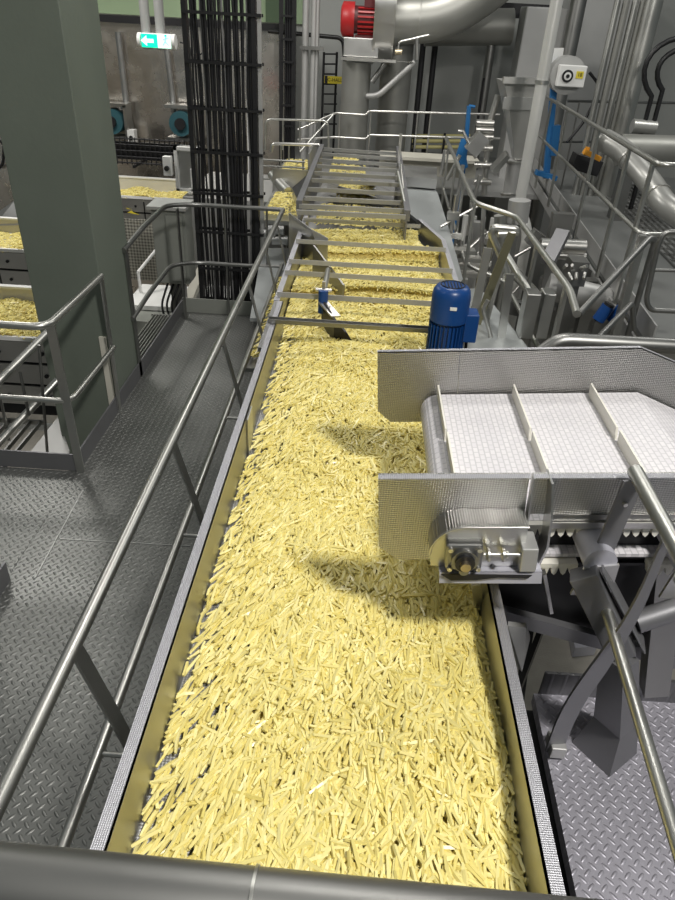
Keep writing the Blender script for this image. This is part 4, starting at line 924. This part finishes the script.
# pipe bundle at right
for i, (u, rpx, mat) in enumerate(((618, 3.2, 'tube'), (627, 3.6, 'duct'), (636, 3.4, 'tube'), (643, 2.6, 'duct'), (654, 9.5, 'tube'))):
    lab = ['thin bright pipe, leftmost of the vertical pipe bundle at right', 'grey pipe second from left in the vertical pipe bundle', 'bright pipe in the middle of the vertical pipe bundle', 'thin grey pipe left of the fat one in the vertical bundle', 'fat shiny vertical pipe, rightmost of the bundle'][i]
    vcyl(u, 0, 143, 9.8, rpx, mat, 'bundle_pipe', lab, 'pipe', 20, zb=.75)
for o in list(bpy.data.objects):
    if o.name.startswith('bundle_pipe'): o['group'] = 'vertical pipe bundle at right'; 
# hose arcs far right and tank
for i, (rr0, u) in enumerate(((40, 0), (28, 0))):
    pts = [P(700 - 12 - rr0 * 1.1 * math.cos(t), 75 - rr0 * .95 * math.sin(t), y=9) for t in np.linspace(-.6, 1.6, 10)]; pts = [V(pts[0].x, 9, .76)] + pts
    single('black_hose', MB().tube(pts, .03, 8), 'black', ['outer one of two black hoses arching at the right edge', 'inner one of two black hoses arching at the right edge'][i], 'hose', 'arching hoses at the right edge')
tk = thing('horizontal_tank_pipe', 'fat grey horizontal pipe behind the raised walkway railing', 'pipe', P(650, 150, y=8.5))
q = P(632, 150, y=8.5); obj('saddle', MB().b2((q.x - .06, 8.4, .75), (q.x + .06, 8.6, q.z - .1)), 'dark', tk); obj('saddle', MB().b2((q.x + .9, 8.4, .75), (q.x + 1.0, 8.6, q.z - .1)), 'dark', tk)
obj('pipe', MB().tube([P(618, 150, y=8.5), P(720, 153, y=8.5)], .17, 24), 'duct', tk)
zz = thing('elbowed_steel_pipe', 'segmented steel pipe with elbows lying along the raised walkway', 'pipe', P(640, 190, y=7))
zp = [P(604, 140, y=7.4), P(622, 150, y=7.2), P(650, 182, y=6.8), P(664, 205, y=6.4), P(690, 222, y=6.2)]
obj('pipe', MB().tube(zp, .105, 20, bend=.15), 'pipe', zz)
obj('weld_band', MB().tube([lerp(zp[1], zp[2], .25), lerp(zp[1], zp[2], .28)], .117, 20).tube([lerp(zp[2], zp[3], .6), lerp(zp[2], zp[3], .65)], .117, 20), 'bright', zz)
single('white_duct_end', MB().tube([P(632, 126, y=9), P(655, 128, y=9)], .08, 18), 'pipe', 'pale round duct end beside the vertical pipe bundle', 'duct')
ob_ = thing('orange_bracket', 'orange bracket lying on dark machinery on the raised walkway', 'bracket', P(592, 155, y=8))
obj('arm', MB().bar(P(584, 151, y=8), P(600, 159, y=8), .07, .05), 'orange', ob_); obj('upright', MB().bar(P(585, 155, y=8), P(588, 147, y=8), .04, .04), 'orange', ob_)
single('dark_machine_block', MB().bar(P(572, 160, y=8.4), P(598, 168, y=8.4), .2, .16), 'blackm', 'dark machine block under the orange bracket', 'machine')

# under the raised walkway
for i, (pts, r, mat, lab) in enumerate((([(545, 285), (640, 310), (700, 322)], .12, 'satin', 'fat grey pipe running beneath the raised walkway'),
        ([(540, 245), (585, 247)], .06, 'bright', 'short bright double pipe under the walkway edge'), ([(548, 255), (585, 257)], .035, 'bright', 'thin bright pipe just under the short fat one'),
        ([(500, 215), (503, 260), (540, 300)], .05, 'tube', 'bent bright pipe behind the braced frame'),
        ([(520, 200), (517, 222)], .09, 'satin', 'vertical pipe stub under the hopper outlet'), ([(640, 315), (700, 318)], .07, 'bright', 'bright pipe at the right behind the stair handrail'))):
    pq = [P(u, v, y=5.9) for u, v in pts]; t = thing('process_pipe', lab, 'pipe', (pq[0].x, 5.9, -2.2))
    obj('pipe_run', MB().tube(pq, r, 18, bend=.15), mat, t); c = lerp(pq[0], pq[1], .3); obj('pipe_stand', MB().b2((c.x - .03, 5.88, -2.2), (c.x + .03, 5.92, c.z)), 'dark', t)
vm = thing('valve_cluster', 'cluster of small bright valves under the raised walkway', 'valves', P(570, 272, y=5.6))
obj('manifold', MB().b2(P(562, 278, y=5.7), P(590, 263, y=5.5)), 'dark', vm)
q = P(575, 278, y=5.6); obj('stand', MB().b2((q.x - .04, 5.56, -2.2), (q.x + .04, 5.64, q.z)), 'dark', vm)
for k in range(6): c = P(564 + k * 4.2, 268 + (k % 2) * 5, y=5.45); obj('valve', MB().tube([c, c + V(.03 * math.sin(k * 2), -.05, .04 * math.cos(k * 3))], .013, 10), 'bright', vm)
single('machine_cover', MB().b2(P(545, 243, y=6.4), P(575, 215, y=6.3)).b2((P(560, 243, y=6.4).x - .05, 6.3, -2.2), (P(560, 243, y=6.4).x + .05, 6.4, P(560, 243, y=6.4).z)), 'dark', 'dark square panel on machinery behind the long vertical pipe foot', 'panel')
single('machine_box', MB().bar(P(548, 262, y=5.0), P(563, 232, y=5.2), .1, .06), 'leg', 'slanting steel channel in front of the dark square panel', 'channel')
for i, (u, v) in enumerate(((538, 322), (598, 320), (612, 322))):
    c = P(u, v, y=5.2); bl_ = thing('small_blue_motor', ['small blue motor beside the twin grey junction boxes', 'small blue motor, left of two under the stair handrail', 'small blue motor, right of two under the stair handrail'][i], 'motor', (c.x, c.y, -2.2))
    obj('motor_body', MB().tube([c, c + V(.05, 0, .12)], .05, 18), 'blue', bl_); obj('fan_cap', MB().tube([c + V(.05, 0, .12), c + V(.058, 0, .14)], .042, 18), 'blackm', bl_); obj('stand', MB().b2((c.x - .03, 5.17, -2.2), (c.x + .03, 5.23, c.z)), 'dark', bl_)
for i, (u0, u1) in enumerate(((528, 542), (545, 557))):
    a = P(u0, 294, y=4.0); b = P(u1, 340, y=4.0); single('junction_box', MB().b2((a.x, 4.0, b.z), (P(u1, 294, y=4).x, 4.12, a.z)), 'steel', ['left grey junction box of the pair right of the braced frame', 'right grey junction box of the pair right of the braced frame'][i], 'box', 'pair of grey junction boxes', bevel=.006)
for i, (u0, u1) in enumerate(((592, 612), (617, 627), (630, 640))):
    a = P(u0, 347, z=-1.2); b = P(u1, 358, z=-1.2); single('pale_blue_crate', MB().prism([P(u0, 345, z=-1.2), P(u1, 345, z=-1.2), P(u1 + 1, 362, z=-1.2), P(u0 + 1, 362, z=-1.2)], (0, 0, -.3)), 'window', ['pale blue lid below the heavy handrail, leftmost of three', 'pale blue lid below the heavy handrail, middle of three', 'pale blue lid below the heavy handrail, rightmost of three'][i], 'crate', 'pale blue lids below')
single('red_valve_cover', MB().prism([P(646, 338, z=-.3), P(648, 325, z=-.3), P(660, 326, z=-.3), P(658, 338, z=-.3)], (0, 0, .06)), 'darkred', 'dark red cover low down at the right edge', 'cover')
# floor-level machine mass under the walkway so that depth reads
mm = thing('machine_underframe', 'dark beams of the machine frame below the raised walkway', 'frame', (2.6, 6, -1))
for u0, v0, u1, v1, y in ((540, 285, 700, 290, 6.3), (560, 305, 700, 330, 6.2), (530, 235, 620, 300, 6.6), (480, 300, 700, 345, 6.8)):
    obj('beam', MB().bar(P(u0, v0, y=y), P(u1, v1, y=y), .12, .14), 'dark', mm)
for u in (500, 548, 590, 632, 668): q = P(u, 300, y=6.1); obj('upright', MB().b2((q.x - .05, 6.1, -2.2), (q.x + .05, 6.2, .65)), 'dark', mm)

# braced frame between motor and railing
bf = thing('braced_frame', 'olive steel braced frame with looped handrail right of the blue motor', 'frame', P(490, 300, y=4.2))
obj('loop_rail', MB().tube([P(u, v, y=4.4) for u, v in ((508, 273), (491, 234), (494, 227), (516, 229), (517, 233), (498, 234))], .022, 12, bend=.04), 'tube', bf)
for u0, v0, u1, v1, y, w, m_ in ((512, 233, 466, 352, 4.2, .05, 'olive'), (488, 248, 466, 352, 4.1, .05, 'duct'), (501, 262, 477, 352, 4.3, .05, 'duct'), (510, 274, 499, 356, 4.0, .05, 'steel'), (494, 226, 487, 262, 4.4, .04, 'olive')):
    obj('flat_brace', MB().bar(P(u0, v0, y=y), P(u1, v1, y=y), w, .014, (0, 1, 0)), m_, bf)
obj('sloping_tube', MB().tube([P(505, 252, y=4.6), P(531, 294, y=4.2)], .02, 10), 'tube', bf)
obj('hook_rail', MB().tube([P(488, 300, y=4.0), P(483, 308, y=4.0), P(488, 325, y=4.0), P(494, 352, y=4.0)], .014, 8, bend=.05), 'bright', bf)
for k in range(11):
    a = P(456 + (k * 37 % 60), 195 + (k * 23 % 70), y=6.2 + (k * 7 % 5) * .5); h = .35 + (k * 5 % 4) * .12
    t = thing('machine_stanchion', 'slim steel stanchion with clamps in the tangle of machinery right of the grey deck', 'stanchion', (a.x, a.y, -2.2), 'stanchions right of the grey deck')
    obj('post', MB().tube([(a.x, a.y, -2.2), (a.x, a.y, a.z)], .018 + .006 * (k % 3), 8), ('bright', 'pipe2', 'steel')[k % 3], t)
    obj('clamp', MB().box((a.x, a.y, a.z - h * .5), (.10, .08, .06)), 'bright', t); obj('clamp', MB().box((a.x + .03, a.y, a.z - h), (.14, .06, .04)), 'pipe2', t)
    obj('arm', MB().tube([(a.x - .1, a.y, a.z - h * .8), (a.x + .22, a.y + .1, a.z - h * .3)], .014, 8), 'bright', t)
# stair diagonal bright braces near the deck
for i, (u0, v0, u1, v1) in enumerate(((441, 175, 445, 150), (447, 180, 460, 155), (455, 215, 463, 165), (466, 235, 480, 175), (470, 255, 472, 200), (480, 270, 484, 205))):
    single('slim_brace', MB().tube([P(u0, v0, y=8.0 - i * .35), P(u1, v1, y=8.0 - i * .35)], .02, 8), 'bright', 'slim bright brace bar in the railing tangle right of the deck', 'brace', 'slim braces right of the deck')
vt = thing('valve_tree', 'vertical stack of bright valves and fittings left of the hopper', 'valves', P(485, 190, y=8.6))
obj('riser', MB().tube([P(498, 95, y=8.6), P(489, 125, y=8.6), P(484, 195, y=8.6)], .035, 10, bend=.1), 'bright', vt)
for v in (123, 130, 137, 148, 165, 182): c = P(487 - (v - 120) * .05, v, y=8.55); obj('fitting', MB().tube([c + V(-.12, 0, 0), c + V(.08, 0, 0)], .035, 10), 'bright', vt)
obj('gearbox', MB().bar(P(470, 152, y=8.5), P(484, 135, y=8.5), .16, .16), 'sheet', vt)
obj('lever', MB().tube([P(458, 131, y=8.5), P(463, 131, y=8.5), P(476, 158, y=8.5)], .02, 8), 'bright', vt)
for i in range(4):
    a = P(455 + i * 6, 250 + i * 8, y=6); single('ladder_step', MB().box(a, (.35, .12, .03)), 'bright', 'bright narrow stair tread below the deck railing', 'step', 'stair treads below the deck railing')
for i in range(3):
    q = P(470 + i * 18, 270 + i * 12, y=7.3); single('frame_upright', MB().b2((q.x - .05, 7.3, -2.2), (q.x + .05, 7.4, .9)), 'sheet', ['left upright of the machine frame behind the braced frame', 'middle upright of the machine frame behind the braced frame', 'right upright of the machine frame behind the braced frame'][i], 'post', 'uprights behind the braced frame')

# left branches by the grading frame
bh = thing('branch_chute', 'short stainless branch chute with potato strips left of the grading frame', 'chute', P(285, 195, z=.9))
obj('chute_wall', MB().prism([P(292, 188, z=1.1), P(318, 165, z=1.15), P(322, 175, z=1.0), P(300, 205, z=.95)], (.01, 0, -.1)), 'sheet', bh)
obj('chute_pan', MB().b2((-1.05, 6.9, .86), (-.62, 8.2, .9)), 'sheet', bh)
obj('chute_wall', MB().b2((-1.06, 8.2, .86), (-.62, 8.22, 1.15)), 'sheet', bh)
b2h = thing('branch_chute', 'farther stainless branch chute with potato strips beside the short thick railing', 'chute', P(300, 160, z=.9))
obj('chute_pan', MB().b2((-1.15, 9.0, .86), (-.7, 10.3, .9)), 'sheet', b2h); obj('chute_wall', MB().b2((-.72, 9.0, .86), (-.70, 10.3, 1.2)), 'sheet', b2h)
single('drive_tube', MB().tube([P(272, 175, y=8.4), P(288, 192, y=8.0)], .055, 14), 'tube', 'slanting bright drive tube below the branch railing', 'tube')
single('pale_cover', MB().b2((-2.3, 8.9, -2.2), (-1.2, 10.6, .62)), 'satin', 'flat pale cover left of the grading frame behind the cable tower', 'cover')
single('side_cover', MB().prism([P(262, 248, z=.55), P(292, 248, z=.55), P(282, 275, z=.55), P(262, 318, z=.55), P(250, 318, z=.55)], (0, 0, -.03)), 'deck', 'grey sheet cover beside the spill of strips at the railing end', 'cover')
single('spill_trough', MB().b2((-.74, 4.2, .55), (-.525, 6.1, .58)), 'pan', 'narrow side channel catching strips left of the basin', 'channel')
mc = thing('motor_cluster', 'small steel pump fittings under the railing end left of the basin', 'fittings', P(275, 235, y=6.9))
for u, v in ((268, 233), (276, 230), (280, 240)): c = P(u, v, y=6.9); obj('fitting', MB().tube([c - V(.08, 0, 0), c + V(.08, 0, 0)], .05, 12), 'sheet', mc)

# ================================================================== LIGHT
def area(name, loc, tgt, size, power, c=(1, .97, .92), sy=None):
    l = bpy.data.lights.new(name, 'AREA'); l.energy = power; l.color = c; l.shape = 'RECTANGLE'; l.size = size; l.size_y = sy or size
    o = bpy.data.objects.new(name, l); col.objects.link(o); o.location = loc; o.rotation_euler = (Vector(tgt) - Vector(loc)).to_track_quat('-Z', 'Y').to_euler()
area('hall_lamp', (1.7, -.6, 5.6), (.2, 1.9, .9), .5, 238)
area('hall_lamp', (.4, 4.6, 5.8), (.2, 4.6, 0), .8, 75, sy=1.6)
area('hall_lamp', (-.2, 9.2, 5.6), (0, 9.6, 0), .8, 95, sy=2.0)
area('hall_lamp', (-4.6, 8.2, 5.4), (-4.2, 9.6, 0), .8, 210, (1, .97, .92), 2.0)
area('hall_lamp', (4.6, 7.5, 5.6), (3.2, 8, 0), .8, 85, (1, .99, .95), 2.0)
area('hall_lamp', (-3.4, 2.0, 5.4), (-2.2, 3.4, 0), .6, 18, sy=1.4)
wd = bpy.data.worlds.new('hall_air'); sc.world = wd; wd.use_nodes = True
bg = wd.node_tree.nodes['Background']; bg.inputs[0].default_value = (.92, 1, .98, 1); bg.inputs[1].default_value = .105
sc.view_settings.view_transform = 'Standard'; sc.view_settings.look = 'None'; sc.view_settings.gamma = 1; sc.view_settings.exposure = 0.1
sc.view_settings.use_curve_mapping = False
sc.cycles.max_bounces = 6; sc.cycles.use_denoising = True
